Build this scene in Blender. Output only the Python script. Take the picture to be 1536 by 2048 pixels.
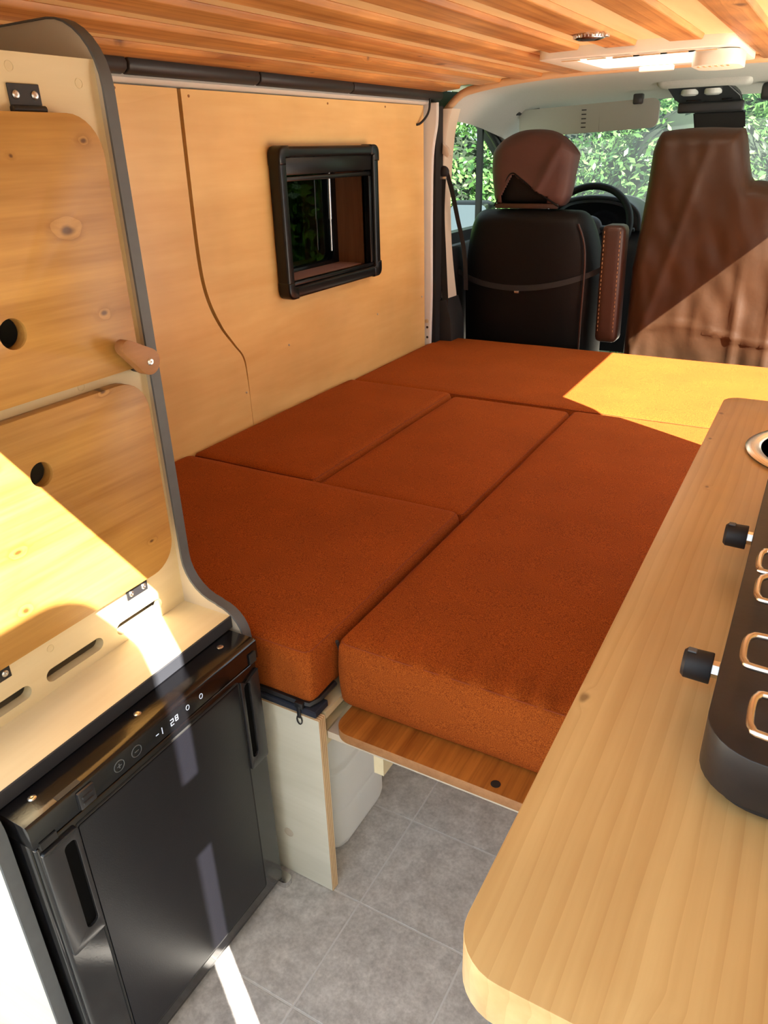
import bpy, bmesh, math, random
from mathutils import Vector, Matrix, noise
import numpy as np

for o in list(bpy.data.objects):
    bpy.data.objects.remove(o, do_unlink=True)
S = bpy.context.scene
COL = S.collection
R = math.radians

# ------------------------------------------------------------------ camera
CAM_H = 1.22
yaw, pitch, roll, FPX = R(-30.214), R(25.909), R(-1.659), 1486.3
fw = Vector((math.sin(yaw) * math.cos(pitch), math.cos(yaw) * math.cos(pitch), -math.sin(pitch)))
rt = Vector((math.cos(yaw), -math.sin(yaw), 0))
up = rt.cross(fw)
rt2 = math.cos(roll) * rt + math.sin(roll) * up
up2 = -math.sin(roll) * rt + math.cos(roll) * up
cd = bpy.data.cameras.new('camera')
cam = bpy.data.objects.new('camera', cd)
COL.objects.link(cam)
M = Matrix((rt2, up2, -fw)).transposed().to_4x4()
M.translation = Vector((0, 0, CAM_H))
cam.matrix_world = M
cd.sensor_fit = 'VERTICAL'
cd.sensor_height = 36.0
cd.lens = 36.0 * FPX / 2048.0
cd.clip_start = 0.01
cd.clip_end = 200
S.camera = cam

# ------------------------------------------------------------------ light
w = bpy.data.worlds.new('sky')
S.world = w
w.use_nodes = True
bg = w.node_tree.nodes['Background']
bg.inputs['Color'].default_value = (0.78, 0.89, 1.0, 1)
bg.inputs['Strength'].default_value = 1.35
sd = bpy.data.lights.new('sun', 'SUN')
sd.energy = 30.0
sd.angle = R(0.3)
sd.color = (1.0, 0.93, 0.82)
sun = bpy.data.objects.new('sun', sd)
COL.objects.link(sun)
SUN = Vector((-1.087, 0.652, -1.0))
sun.rotation_euler = SUN.to_track_quat('-Z', 'Y').to_euler()
sun.location = (3, -2, 5)
S.view_settings.view_transform = 'Standard'
S.view_settings.look = 'None'
S.view_settings.gamma = 1
S.view_settings.use_curve_mapping = False
S.view_settings.exposure = 0.66

# ------------------------------------------------------------------ materials
def srgb(r, g, b):
    f = lambda c: (c / 255 / 12.92) if c / 255 <= .04045 else ((c / 255 + .055) / 1.055) ** 2.4
    return (f(r), f(g), f(b), 1)

def newmat(name):
    m = bpy.data.materials.new(name)
    m.use_nodes = True
    nt = m.node_tree
    return m, nt, nt.nodes, nt.links, nt.nodes['Principled BSDF']

def plain(name, col, rough=.5, metal=0, spec=.5, noise_amt=0, nscale=40, bump=0, bscale=200, sheen=0, coat=0):
    m, nt, N, L, p = newmat(name)
    p.inputs['Base Color'].default_value = col if len(col) == 4 else (*col, 1)
    p.inputs['Roughness'].default_value = rough
    p.inputs['Metallic'].default_value = metal
    p.inputs['Specular IOR Level'].default_value = spec
    if sheen:
        p.inputs['Sheen Weight'].default_value = sheen
    if coat:
        p.inputs['Coat Weight'].default_value = coat
    tc = N.new('ShaderNodeTexCoord')
    if noise_amt:
        n = N.new('ShaderNodeTexNoise'); n.inputs['Scale'].default_value = nscale; n.inputs['Detail'].default_value = 5
        L.new(tc.outputs['Object'], n.inputs['Vector'])
        hs = N.new('ShaderNodeHueSaturation'); hs.inputs['Color'].default_value = p.inputs['Base Color'].default_value
        mr = N.new('ShaderNodeMapRange'); mr.inputs['From Min'].default_value = .3; mr.inputs['From Max'].default_value = .7
        mr.inputs['To Min'].default_value = 1 - noise_amt; mr.inputs['To Max'].default_value = 1 + noise_amt
        L.new(n.outputs['Fac'], mr.inputs['Value']); L.new(mr.outputs['Result'], hs.inputs['Value'])
        L.new(hs.outputs['Color'], p.inputs['Base Color'])
    if bump:
        n2 = N.new('ShaderNodeTexNoise'); n2.inputs['Scale'].default_value = bscale; n2.inputs['Detail'].default_value = 4
        L.new(tc.outputs['Object'], n2.inputs['Vector'])
        b = N.new('ShaderNodeBump'); b.inputs['Strength'].default_value = bump; b.inputs['Distance'].default_value = .003
        L.new(n2.outputs['Fac'], b.inputs['Height']); L.new(b.outputs['Normal'], p.inputs['Normal'])
    return m

def wood(name, light, dark, axis=1, across=26, along=1.3, contrast=1.0, knots=0, knot_scale=5.0, knot_plane=0, rings=0, ring_scale=14, rough=.5, stain=0.0, coat=0):
    """light/dark grain stretched along an axis, optional dark knots with rings bending round them"""
    m, nt, N, L, p = newmat(name)
    p.inputs['Roughness'].default_value = rough
    if coat:
        p.inputs['Coat Weight'].default_value = coat; p.inputs['Coat Roughness'].default_value = .3
    tc = N.new('ShaderNodeTexCoord'); oi = N.new('ShaderNodeObjectInfo')
    off = N.new('ShaderNodeVectorMath'); off.operation = 'SCALE'; off.inputs[0].default_value = (7.3, 11.1, 5.7)
    L.new(oi.outputs['Random'], off.inputs['Scale'])
    add = N.new('ShaderNodeVectorMath'); add.operation = 'ADD'
    L.new(tc.outputs['Object'], add.inputs[0]); L.new(off.outputs[0], add.inputs[1])
    sc = [across] * 3; sc[axis] = along
    mp = N.new('ShaderNodeVectorMath'); mp.operation = 'MULTIPLY'; mp.inputs[1].default_value = sc
    base = add.outputs[0]
    kd = None
    if knots:
        sx_ = N.new('ShaderNodeSeparateXYZ'); L.new(base, sx_.inputs[0])
        cb_ = N.new('ShaderNodeCombineXYZ')
        oth = knot_plane
        ma = N.new('ShaderNodeMath'); ma.operation = 'MULTIPLY'; ma.inputs[1].default_value = knot_scale
        mb = N.new('ShaderNodeMath'); mb.operation = 'MULTIPLY'; mb.inputs[1].default_value = knot_scale * 1.5
        L.new(sx_.outputs[axis], ma.inputs[0]); L.new(sx_.outputs[oth], mb.inputs[0])
        L.new(ma.outputs[0], cb_.inputs[0]); L.new(mb.outputs[0], cb_.inputs[1])
        vo = N.new('ShaderNodeTexVoronoi'); vo.voronoi_dimensions = '2D'; vo.inputs['Scale'].default_value = 1
        nk = N.new('ShaderNodeTexNoise'); nk.inputs['Scale'].default_value = 30; nk.inputs['Detail'].default_value = 2; L.new(base, nk.inputs['Vector'])
        nv_ = N.new('ShaderNodeVectorMath'); nv_.operation = 'MULTIPLY_ADD'; nv_.inputs[1].default_value = (.09, .09, 0)
        L.new(nk.outputs['Color'], nv_.inputs[0]); L.new(cb_.outputs[0], nv_.inputs[2]); L.new(nv_.outputs[0], vo.inputs['Vector'])
        # each cell's knot has its own size
        sc_ = N.new('ShaderNodeSeparateColor'); L.new(vo.outputs['Color'], sc_.inputs[0])
        mr_ = N.new('ShaderNodeMapRange'); mr_.inputs['To Min'].default_value = 1.0; mr_.inputs['To Max'].default_value = 5.0
        L.new(sc_.outputs[0], mr_.inputs['Value'])
        md_ = N.new('ShaderNodeMath'); md_.operation = 'MULTIPLY'; L.new(vo.outputs['Distance'], md_.inputs[0]); L.new(mr_.outputs['Result'], md_.inputs[1])
        kd = md_.outputs[0]
        kr = N.new('ShaderNodeMapRange'); kr.interpolation_type = 'SMOOTHSTEP'
        kr.inputs['From Min'].default_value = 0.0; kr.inputs['From Max'].default_value = .32
        kr.inputs['To Min'].default_value = .007; kr.inputs['To Max'].default_value = 0
        L.new(kd, kr.inputs['Value'])
        ad2 = N.new('ShaderNodeVectorMath'); ad2.operation = 'ADD'
        L.new(base, ad2.inputs[0]); L.new(kr.outputs['Result'], ad2.inputs[1])
        base = ad2.outputs[0]
    L.new(base, mp.inputs[0])
    n1 = N.new('ShaderNodeTexNoise'); n1.inputs['Scale'].default_value = 1; n1.inputs['Detail'].default_value = 6; n1.inputs['Distortion'].default_value = .8
    L.new(mp.outputs[0], n1.inputs['Vector'])
    mp2 = N.new('ShaderNodeVectorMath'); mp2.operation = 'MULTIPLY'
    s2 = [across * 9] * 3; s2[axis] = along * 6; mp2.inputs[1].default_value = s2
    L.new(base, mp2.inputs[0])
    n2 = N.new('ShaderNodeTexNoise'); n2.inputs['Scale'].default_value = 1; n2.inputs['Detail'].default_value = 3
    L.new(mp2.outputs[0], n2.inputs['Vector'])
    mx = N.new('ShaderNodeMath'); mx.operation = 'MULTIPLY_ADD'; mx.inputs[1].default_value = .35; 
    L.new(n2.outputs['Fac'], mx.inputs[0]); L.new(n1.outputs['Fac'], mx.inputs[2])
    fac = mx.outputs[0]
    if rings:
        mp3 = N.new('ShaderNodeVectorMath'); mp3.operation = 'MULTIPLY'
        s3 = [1] * 3; s3[axis] = .12; mp3.inputs[1].default_value = s3
        L.new(base, mp3.inputs[0])
        wv = N.new('ShaderNodeTexWave'); wv.bands_direction = 'XYZ'[(axis + 1) % 3] if axis == 2 else ('X' if axis == 1 else 'Z')
        wv.inputs['Scale'].default_value = ring_scale; wv.inputs['Distortion'].default_value = 5; wv.inputs['Detail'].default_value = 2; wv.inputs['Detail Scale'].default_value = .9
        wv.wave_profile = 'SAW'
        L.new(mp3.outputs[0], wv.inputs['Vector'])
        m2 = N.new('ShaderNodeMath'); m2.operation = 'MULTIPLY_ADD'; m2.inputs[1].default_value = rings
        pw = N.new('ShaderNodeMath'); pw.operation = 'POWER'; pw.inputs[1].default_value = 3
        L.new(wv.outputs['Fac'], pw.inputs[0])
        L.new(pw.outputs[0], m2.inputs[0]); L.new(fac, m2.inputs[2]); fac = m2.outputs[0]
    rp = N.new('ShaderNodeValToRGB')
    c = .68; h = .28 / contrast
    rp.color_ramp.elements[0].position = max(0, c - h); rp.color_ramp.elements[0].color = light
    rp.color_ramp.elements[1].position = min(1, c + h); rp.color_ramp.elements[1].color = dark
    L.new(fac, rp.inputs['Fac'])
    col = rp.outputs['Color']
    if stain:
        n4 = N.new('ShaderNodeTexNoise'); n4.inputs['Scale'].default_value = 5; n4.inputs['Detail'].default_value = 3
        L.new(base, n4.inputs['Vector'])
        r4 = N.new('ShaderNodeMapRange'); r4.inputs['From Min'].default_value = .35; r4.inputs['From Max'].default_value = .7; r4.inputs['To Min'].default_value = 1 + stain * .4; r4.inputs['To Max'].default_value = 1 - stain
        L.new(n4.outputs['Fac'], r4.inputs['Value'])
        hs = N.new('ShaderNodeHueSaturation'); L.new(col, hs.inputs['Color']); L.new(r4.outputs['Result'], hs.inputs['Value']); col = hs.outputs['Color']
    if knots:
        k2 = N.new('ShaderNodeMapRange'); k2.interpolation_type = 'SMOOTHSTEP'
        k2.inputs['From Min'].default_value = .03; k2.inputs['From Max'].default_value = .11; k2.inputs['To Min'].default_value = knots; k2.inputs['To Max'].default_value = 0
        L.new(kd, k2.inputs['Value'])
        mk = N.new('ShaderNodeMixRGB'); mk.inputs['Color2'].default_value = (dark[0] * .25, dark[1] * .2, dark[2] * .2, 1)
        L.new(k2.outputs['Result'], mk.inputs['Fac']); L.new(col, mk.inputs['Color1']); col = mk.outputs['Color']
    L.new(col, p.inputs['Base Color'])
    b = N.new('ShaderNodeBump'); b.inputs['Strength'].default_value = .12; b.inputs['Distance'].default_value = .002
    L.new(fac, b.inputs['Height']); L.new(b.outputs['Normal'], p.inputs['Normal'])
    return m

def fabric(name, c1, c2, scale=900, rough=.9, bump=.35, sheen=.25):
    m, nt, N, L, p = newmat(name)
    p.inputs['Roughness'].default_value = rough
    p.inputs['Sheen Weight'].default_value = sheen
    p.inputs['Sheen Tint'].default_value = c1
    p.inputs['Specular IOR Level'].default_value = .2
    tc = N.new('ShaderNodeTexCoord')
    mp = N.new('ShaderNodeVectorMath'); mp.operation = 'MULTIPLY'; mp.inputs[1].default_value = (1, .55, 1)
    L.new(tc.outputs['Object'], mp.inputs[0])
    n = N.new('ShaderNodeTexNoise'); n.inputs['Scale'].default_value = scale; n.inputs['Detail'].default_value = 2
    L.new(mp.outputs[0], n.inputs['Vector'])
    rp = N.new('ShaderNodeValToRGB'); rp.color_ramp.elements[0].position = .36; rp.color_ramp.elements[1].position = .66
    rp.color_ramp.elements[0].color = c2; rp.color_ramp.elements[1].color = c1
    L.new(n.outputs['Fac'], rp.inputs['Fac'])
    n3 = N.new('ShaderNodeTexNoise'); n3.inputs['Scale'].default_value = 7; n3.inputs['Detail'].default_value = 3
    L.new(tc.outputs['Object'], n3.inputs['Vector'])
    mr = N.new('ShaderNodeMapRange'); mr.inputs['From Min'].default_value = .3; mr.inputs['From Max'].default_value = .7; mr.inputs['To Min'].default_value = .92; mr.inputs['To Max'].default_value = 1.08
    L.new(n3.outputs['Fac'], mr.inputs['Value'])
    hs = N.new('ShaderNodeHueSaturation'); L.new(rp.outputs['Color'], hs.inputs['Color']); L.new(mr.outputs['Result'], hs.inputs['Value'])
    L.new(hs.outputs['Color'], p.inputs['Base Color'])
    b = N.new('ShaderNodeBump'); b.inputs['Strength'].default_value = bump; b.inputs['Distance'].default_value = .001
    L.new(n.outputs['Fac'], b.inputs['Height']); L.new(b.outputs['Normal'], p.inputs['Normal'])
    return m

def glassmat(name, tint, haze=0.0, hazecol=(1, 1, 1, 1), gloss=.06):
    m, nt, N, L, p = newmat(name)
    N.remove(p)
    out = N['Material Output']
    tr = N.new('ShaderNodeBsdfTransparent'); tr.inputs['Color'].default_value = tint
    gl = N.new('ShaderNodeBsdfGlossy'); gl.inputs['Roughness'].default_value = .02
    mx = N.new('ShaderNodeMixShader'); mx.inputs['Fac'].default_value = gloss
    L.new(tr.outputs[0], mx.inputs[1]); L.new(gl.outputs[0], mx.inputs[2])
    o = mx.outputs[0]
    if haze:
        df = N.new('ShaderNodeBsdfTranslucent'); df.inputs['Color'].default_value = hazecol
        m2 = N.new('ShaderNodeMixShader'); m2.inputs['Fac'].default_value = haze
        L.new(o, m2.inputs[1]); L.new(df.outputs[0], m2.inputs[2]); o = m2.outputs[0]
    L.new(o, out.inputs['Surface'])
    return m

def stone(name):
    m, nt, N, L, p = newmat(name)
    tc = N.new('ShaderNodeTexCoord'); oi = N.new('ShaderNodeObjectInfo')
    off = N.new('ShaderNodeVectorMath'); off.operation = 'SCALE'; off.inputs[0].default_value = (9, 5, 3)
    L.new(oi.outputs['Random'], off.inputs['Scale'])
    add = N.new('ShaderNodeVectorMath'); add.operation = 'ADD'
    L.new(tc.outputs['Object'], add.inputs[0]); L.new(off.outputs[0], add.inputs[1])
    n = N.new('ShaderNodeTexNoise'); n.inputs['Scale'].default_value = 34; n.inputs['Detail'].default_value = 10; n.inputs['Roughness'].default_value = .7
    L.new(add.outputs[0], n.inputs['Vector'])
    rp = N.new('ShaderNodeValToRGB'); rp.color_ramp.elements[0].position = .32; rp.color_ramp.elements[1].position = .68
    rp.color_ramp.elements[0].color = srgb(174, 171, 168); rp.color_ramp.elements[1].color = srgb(218, 216, 213)
    L.new(n.outputs['Fac'], rp.inputs['Fac'])
    n2 = N.new('ShaderNodeTexNoise'); n2.inputs['Scale'].default_value = 160; n2.inputs['Detail'].default_value = 3
    L.new(add.outputs[0], n2.inputs['Vector'])
    mr = N.new('ShaderNodeMapRange'); mr.inputs['From Min'].default_value = .3; mr.inputs['From Max'].default_value = .7; mr.inputs['To Min'].default_value = .86; mr.inputs['To Max'].default_value = 1.1
    L.new(n2.outputs['Fac'], mr.inputs['Value'])
    hs = N.new('ShaderNodeHueSaturation'); L.new(rp.outputs['Color'], hs.inputs['Color']); L.new(mr.outputs['Result'], hs.inputs['Value'])
    L.new(hs.outputs['Color'], p.inputs['Base Color'])
    p.inputs['Roughness'].default_value = .45
    b = N.new('ShaderNodeBump'); b.inputs['Strength'].default_value = .25; b.inputs['Distance'].default_value = .001
    L.new(n2.outputs['Fac'], b.inputs['Height']); L.new(b.outputs['Normal'], p.inputs['Normal'])
    return m

def plyedge(name):
    """edge of plywood: fine parallel layers across X of the sheet thickness (object Y)"""
    m, nt, N, L, p = newmat(name)
    tc = N.new('ShaderNodeTexCoord')
    wv = N.new('ShaderNodeTexWave'); wv.bands_direction = 'Y'; wv.inputs['Scale'].default_value = 70; wv.inputs['Distortion'].default_value = .4
    L.new(tc.outputs['Object'], wv.inputs['Vector'])
    rp = N.new('ShaderNodeValToRGB'); rp.color_ramp.elements[0].position = .35; rp.color_ramp.elements[1].position = .65
    rp.color_ramp.elements[0].color = srgb(190, 150, 105); rp.color_ramp.elements[1].color = srgb(235, 212, 172)
    L.new(wv.outputs['Fac'], rp.inputs['Fac']); L.new(rp.outputs['Color'], p.inputs['Base Color'])
    p.inputs['Roughness'].default_value = .6
    return m

def leafmat(name, c1, c2):
    m, nt, N, L, p = newmat(name)
    out = N['Material Output']
    at = N.new('ShaderNodeAttribute'); at.attribute_name = 'tone'
    mx = N.new('ShaderNodeMixRGB'); mx.inputs['Color1'].default_value = c1; mx.inputs['Color2'].default_value = c2
    L.new(at.outputs['Fac'], mx.inputs['Fac'])
    L.new(mx.outputs['Color'], p.inputs['Base Color'])
    p.inputs['Roughness'].default_value = .4
    tr = N.new('ShaderNodeBsdfTranslucent'); L.new(mx.outputs['Color'], tr.inputs['Color'])
    ms = N.new('ShaderNodeMixShader'); ms.inputs['Fac'].default_value = .35
    L.new(p.outputs[0], ms.inputs[1]); L.new(tr.outputs[0], ms.inputs[2]); L.new(ms.outputs[0], out.inputs['Surface'])
    return m

MT = {}
MT['ply_wall'] = wood('plywood_wall', srgb(247, 211, 140), srgb(226, 176, 104), axis=1, across=6, along=.9, contrast=.85, rough=.32, rings=.10, ring_scale=5, stain=.08, coat=.15)
MT['ply_pale'] = wood('plywood_pale', srgb(232, 218, 184), srgb(212, 194, 152), axis=1, across=9, along=1.2, contrast=.7, rough=.5)
MT['ply_white'] = wood('plywood_white', srgb(226, 222, 208), srgb(204, 200, 182), axis=0, across=12, along=1.5, contrast=.6, rough=.55)
MT['door_wood'] = wood('stained_pine_door', srgb(212, 164, 90), srgb(160, 110, 46), axis=1, across=20, along=1.2, knots=.9, knot_scale=6.5, knot_plane=2, rings=.2, ring_scale=34, rough=.42, stain=.2)
MT['worktop'] = wood('pine_worktop', srgb(220, 188, 130), srgb(180, 138, 82), axis=1, across=15, along=.7, contrast=.9, knots=.7, knot_scale=5.2, rings=.15, ring_scale=27, rough=.34, stain=.12, coat=.25)
MT['plank'] = wood('stained_ceiling_plank', srgb(226, 162, 92), srgb(168, 102, 44), axis=1, across=24, along=1.1, knots=.85, knot_scale=3.2, rings=.18, ring_scale=14, rough=.45, stain=.3)
MT['ceil_pale'] = wood('pale_ceiling_ply', srgb(246, 218, 166), srgb(228, 190, 132), axis=1, across=9, along=1, contrast=.7, rough=.5)
MT['bed_board'] = wood('stained_bed_board', srgb(196, 124, 52), srgb(128, 70, 22), axis=1, across=34, along=2.2, knots=.7, knot_scale=3.8, rings=.1, rough=.4, stain=.2)
MT['dark_wood'] = wood('brown_latch_wood', srgb(178, 128, 80), srgb(140, 92, 52), axis=1, across=40, along=6, contrast=.8, rough=.5)
MT['reveal_wood'] = wood('reveal_wood', srgb(150, 104, 70), srgb(112, 74, 46), axis=2, across=18, along=2, rough=.6)
MT['sill'] = plain('mauve_sill', srgb(168, 136, 130), .7)
MT['ply_edge'] = plyedge('plywood_edge')
MT['fabric'] = fabric('rust_fabric', srgb(172, 88, 26), srgb(114, 48, 9))
MT['piping'] = plain('dark_rust_seam', srgb(136, 60, 16), .9)
MT['navy'] = plain('navy_felt', srgb(34, 38, 52), .9)
MT['zip'] = plain('black_zip', (.01, .01, .012), .5)
MT['black_gloss'] = plain('black_gloss_plastic', (.004, .004, .005), .14, spec=.6, bump=.02, bscale=300)
MT['handle'] = plain('bezel_sky_tone', (.02, .02, .022), .25, spec=.6)  # lighter base carries the sky reflection on the bezel
MT['void'] = plain('shade_black', (.001, .001, .001), .9, spec=.1)  # near-black put where gaps and recesses lie in shade
MT['black_satin'] = plain('black_satin', (.016, .016, .019), .42)
MT['fridge_door'] = plain('fridge_door_panel', (.006, .006, .009), .36, spec=.4, noise_amt=.1, nscale=4, bump=.05, bscale=500)
MT['black_matt'] = plain('black_matt', (.012, .012, .012), .7)
MT['win_black'] = plain('window_frame_black', (.004, .004, .004), .3, spec=.4)
MT['edge_gray'] = plain('grey_edge_band', srgb(88, 92, 96), .5, noise_amt=.06, nscale=60)
MT['panel_gray'] = plain('grey_side_panel', srgb(196, 184, 166), .6)
MT['lipdark'] = plain('dark_shelf_edge', srgb(46, 48, 54), .5)
MT['steel'] = plain('polished_steel', (.72, .72, .72), .22, metal=1)
MT['mirror'] = plain('mirror_glass', (.35, .37, .37), .05, metal=1)
MT['screw'] = plain('screw_steel', (.7, .7, .7), .3, metal=1)
MT['wire'] = plain('chromed_wire', (.78, .74, .7), .25, metal=1, noise_amt=.2, nscale=30)
MT['hob'] = plain('hob_black_enamel', (.016, .016, .018), .38, noise_amt=.3, nscale=20, bump=.06, bscale=120)
MT['rubber'] = plain('black_rubber', (.012, .012, .014), .55)
MT['white_metal'] = plain('white_van_paint', srgb(222, 222, 218), .4)
MT['cream'] = plain('cream_plastic', srgb(216, 204, 184), .5)
MT['felt'] = plain('grey_headliner', srgb(196, 196, 190), .95, noise_amt=.05, nscale=300, bump=.1, bscale=600)
MT['visor'] = plain('grey_visor_vinyl', srgb(168, 170, 162), .6, bump=.08, bscale=400)
MT['bounce_tan_trim'] = plain('header_bounce_tan', srgb(206, 170, 128), .7)  # headliner edge colour with the orange bounce light put in
MT['roof_black'] = plain('black_roof_lining', (.022, .020, .020), .5, bump=.1, bscale=60)
MT['leather'] = plain('black_leather', (.003, .0025, .002), .55, spec=.22, noise_amt=.2, nscale=60, bump=.12, bscale=260)
MT['cover'] = plain('brown_cover_cloth', srgb(54, 34, 18), .5, noise_amt=.12, nscale=14, bump=.5, bscale=20, spec=.32)
MT['hood_cover'] = plain('mauve_brown_cover', srgb(76, 46, 38), .6, noise_amt=.08, nscale=10, bump=.15, bscale=90)
MT['arm_leather'] = plain('brown_leather', srgb(58, 32, 19), .45, noise_amt=.1, nscale=30, bump=.12, bscale=240)
MT['stitch'] = plain('tan_stitch', srgb(170, 130, 90), .8)
MT['dash'] = plain('dash_plastic', (.018, .019, .022), .45, bump=.1, bscale=300)
MT['console'] = plain('overhead_console', (.03, .034, .036), .35)
MT['lens'] = plain('lamp_lens', srgb(200, 204, 200), .25)
MT['tank'] = plain('white_polyethylene', srgb(226, 228, 228), .4, noise_amt=.03, nscale=8)
MT['white_plastic'] = plain('white_plastic', srgb(236, 230, 216), .4)
MT['glass'] = glassmat('windscreen_glass', (.86, .96, .92, 1), haze=.045, hazecol=(.8, .95, .9, 1), gloss=.04)
MT['glass2'] = glassmat('side_glass', (.9, .97, .93, 1), gloss=.04)
MT['tinted'] = glassmat('tinted_acrylic', (.055, .065, .06, 1), gloss=.07)
MT['stone'] = stone('grey_stone_tile')
MT['grout'] = plain('tile_joint', srgb(212, 211, 209), .8)
MT['ground'] = plain('garden_ground', srgb(214, 206, 192), .95, noise_amt=.1, nscale=3)
MT['blocker'] = plain('blocker_plaster', srgb(200, 190, 172), .9, noise_amt=.06, nscale=6)  # surface of the added sun blocker
MT['bark'] = plain('bark', srgb(92, 74, 58), .9, noise_amt=.3, nscale=12, bump=.6, bscale=30)
MT['leaf_a'] = leafmat('leaf_fresh_green', srgb(52, 96, 26), srgb(136, 178, 60))
MT['leaf_b'] = leafmat('leaf_hedge_green', srgb(34, 66, 34), srgb(112, 152, 84))
MT['leaf_core'] = plain('hedge_shade', srgb(18, 28, 14), .95, noise_amt=.4, nscale=8)
m_, nt_, N_, L_, p_ = newmat('display_led')
p_.inputs['Base Color'].default_value = (.03, .03, .03, 1); p_.inputs['Emission Color'].default_value = (.85, .9, 1, 1); p_.inputs['Emission Strength'].default_value = .6
MT['led'] = m_
m_, nt_, N_, L_, p_ = newmat('translucent_dome')
N_.remove(p_)
t_ = N_.new('ShaderNodeBsdfTranslucent'); t_.inputs['Color'].default_value = (.92, .92, .9, 1)
L_.new(t_.outputs[0], N_['Material Output'].inputs['Surface'])
MT['dome'] = m_

# ------------------------------------------------------------------ geometry helpers
WL = {}

def empty(name, loc, label=None, cat=None, group=None, kind=None):
    o = bpy.data.objects.new(name, None)
    o.empty_display_size = .05
    COL.objects.link(o)
    o.location = loc
    WL[o] = Vector(loc)
    props(o, label, cat, group, kind)
    return o

def props(o, label=None, cat=None, group=None, kind=None):
    if label: o['label'] = label
    if cat: o['category'] = cat
    if group: o['group'] = group
    if kind: o['kind'] = kind
    return o

def link(name, me, mat, parent=None, smooth=35, **kw):
    """me is in world coordinates; origin is moved to its base centre"""
    if smooth is not None and len(me.polygons):
        me.polygons.foreach_set('use_smooth', [True] * len(me.polygons))
        me.set_sharp_from_angle(angle=R(smooth))
    co = np.empty(len(me.vertices) * 3); me.vertices.foreach_get('co', co); co = co.reshape(-1, 3)
    lo, hi = co.min(0), co.max(0)
    c = Vector(((lo[0] + hi[0]) / 2, (lo[1] + hi[1]) / 2, lo[2]))
    me.transform(Matrix.Translation(-c))
    o = bpy.data.objects.new(name, me)
    COL.objects.link(o)
    WL[o] = c
    if parent is not None:
        o.parent = parent
        o.location = c - WL[parent]
    else:
        o.location = c
    mats = mat if isinstance(mat, (list, tuple)) else [mat]
    for mm in mats:
        me.materials.append(MT[mm] if isinstance(mm, str) else mm)
    props(o, **kw)
    return o

def bm2me(bm, name):
    bmesh.ops.recalc_face_normals(bm, faces=bm.faces[:])
    me = bpy.data.meshes.new(name)
    bm.to_mesh(me); bm.free()
    return me

def box(name, lo, hi, mat, parent=None, bevel=0, seg=2, rot=None, **kw):
    bm = bmesh.new()
    bmesh.ops.create_cube(bm, size=1)
    lo, hi = Vector(lo), Vector(hi)
    for v in bm.verts:
        v.co = Vector([lo[i] + (v.co[i] + .5) * (hi[i] - lo[i]) for i in range(3)])
    if bevel:
        bmesh.ops.bevel(bm, geom=bm.edges[:], offset=bevel, segments=seg, profile=.5, affect='EDGES')
    if rot:
        c = (lo + hi) / 2
        bmesh.ops.rotate(bm, verts=bm.verts, cent=c, matrix=rot)
    return link(name, bm2me(bm, name), mat, parent, **kw)

def P3(axis, a, b, d):
    return {0: Vector((d, a, b)), 1: Vector((a, d, b)), 2: Vector((a, b, d))}[axis]

def prism(name, outline, axis, d0, d1, mat, parent=None, holes=(), bevel=0, seg=2, fn=None, edge_mat=None, **kw):
    """extrude a 2D polygon (with holes) along an axis; axis 0: pts (y,z), 1: pts (x,z), 2: pts (x,y)"""
    bm = bmesh.new()
    es = []
    for loop in [outline] + list(holes):
        vs = [bm.verts.new(P3(axis, p[0], p[1], d0)) for p in loop]
        for i in range(len(vs)):
            es.append(bm.edges.new((vs[i], vs[(i + 1) % len(vs)])))
    bmesh.ops.triangle_fill(bm, use_beauty=True, use_dissolve=False, edges=es)
    if not holes:
        pass
    ex = bmesh.ops.extrude_face_region(bm, geom=bm.faces[:])
    vv = [g for g in ex['geom'] if isinstance(g, bmesh.types.BMVert)]
    dv = P3(axis, 0, 0, d1 - d0)
    for v in vv: v.co += dv
    bmesh.ops.recalc_face_normals(bm, faces=bm.faces[:])
    if bevel:
        ed = [e for e in bm.edges if len(e.link_faces) == 2 and e.calc_face_angle(0) > 1.2 and abs((e.verts[0].co - e.verts[1].co)[axis]) < 1e-6]
        bmesh.ops.bevel(bm, geom=ed, offset=bevel, segments=seg, profile=.5, affect='EDGES', clamp_overlap=True)
    if fn:
        for v in bm.verts: v.co = fn(v.co)
    if edge_mat:
        for f in bm.faces:
            f.normal_update()
            f.material_index = 0 if abs(f.normal[axis]) > .9 else 1
        mat = [mat, edge_mat]
    return link(name, bm2me(bm, name), mat, parent, **kw)

def rrect(a0, b0, a1, b1, r, n=6):
    """rounded rectangle outline; r scalar or 4 radii (ll, lr, ur, ul)"""
    if not isinstance(r, (list, tuple)): r = [r] * 4
    out = []
    for (cx, cy, rr, st) in ((a0, b0, r[0], 180), (a1, b0, r[1], 270), (a1, b1, r[2], 0), (a0, b1, r[3], 90)):
        sx = 1 if cx == a0 else -1; sy = 1 if cy == b0 else -1
        if rr <= 0: out.append((cx, cy)); continue
        ox, oy = cx + sx * rr, cy + sy * rr
        for i in range(n + 1):
            t = R(st + 90 * i / n)
            out.append((ox + rr * math.cos(t), oy + rr * math.sin(t)))
    return out

def circle(cx, cy, r, n=20, ph=0):
    return [(cx + r * math.cos(2 * math.pi * i / n + ph), cy + r * math.sin(2 * math.pi * i / n + ph)) for i in range(n)]

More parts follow.
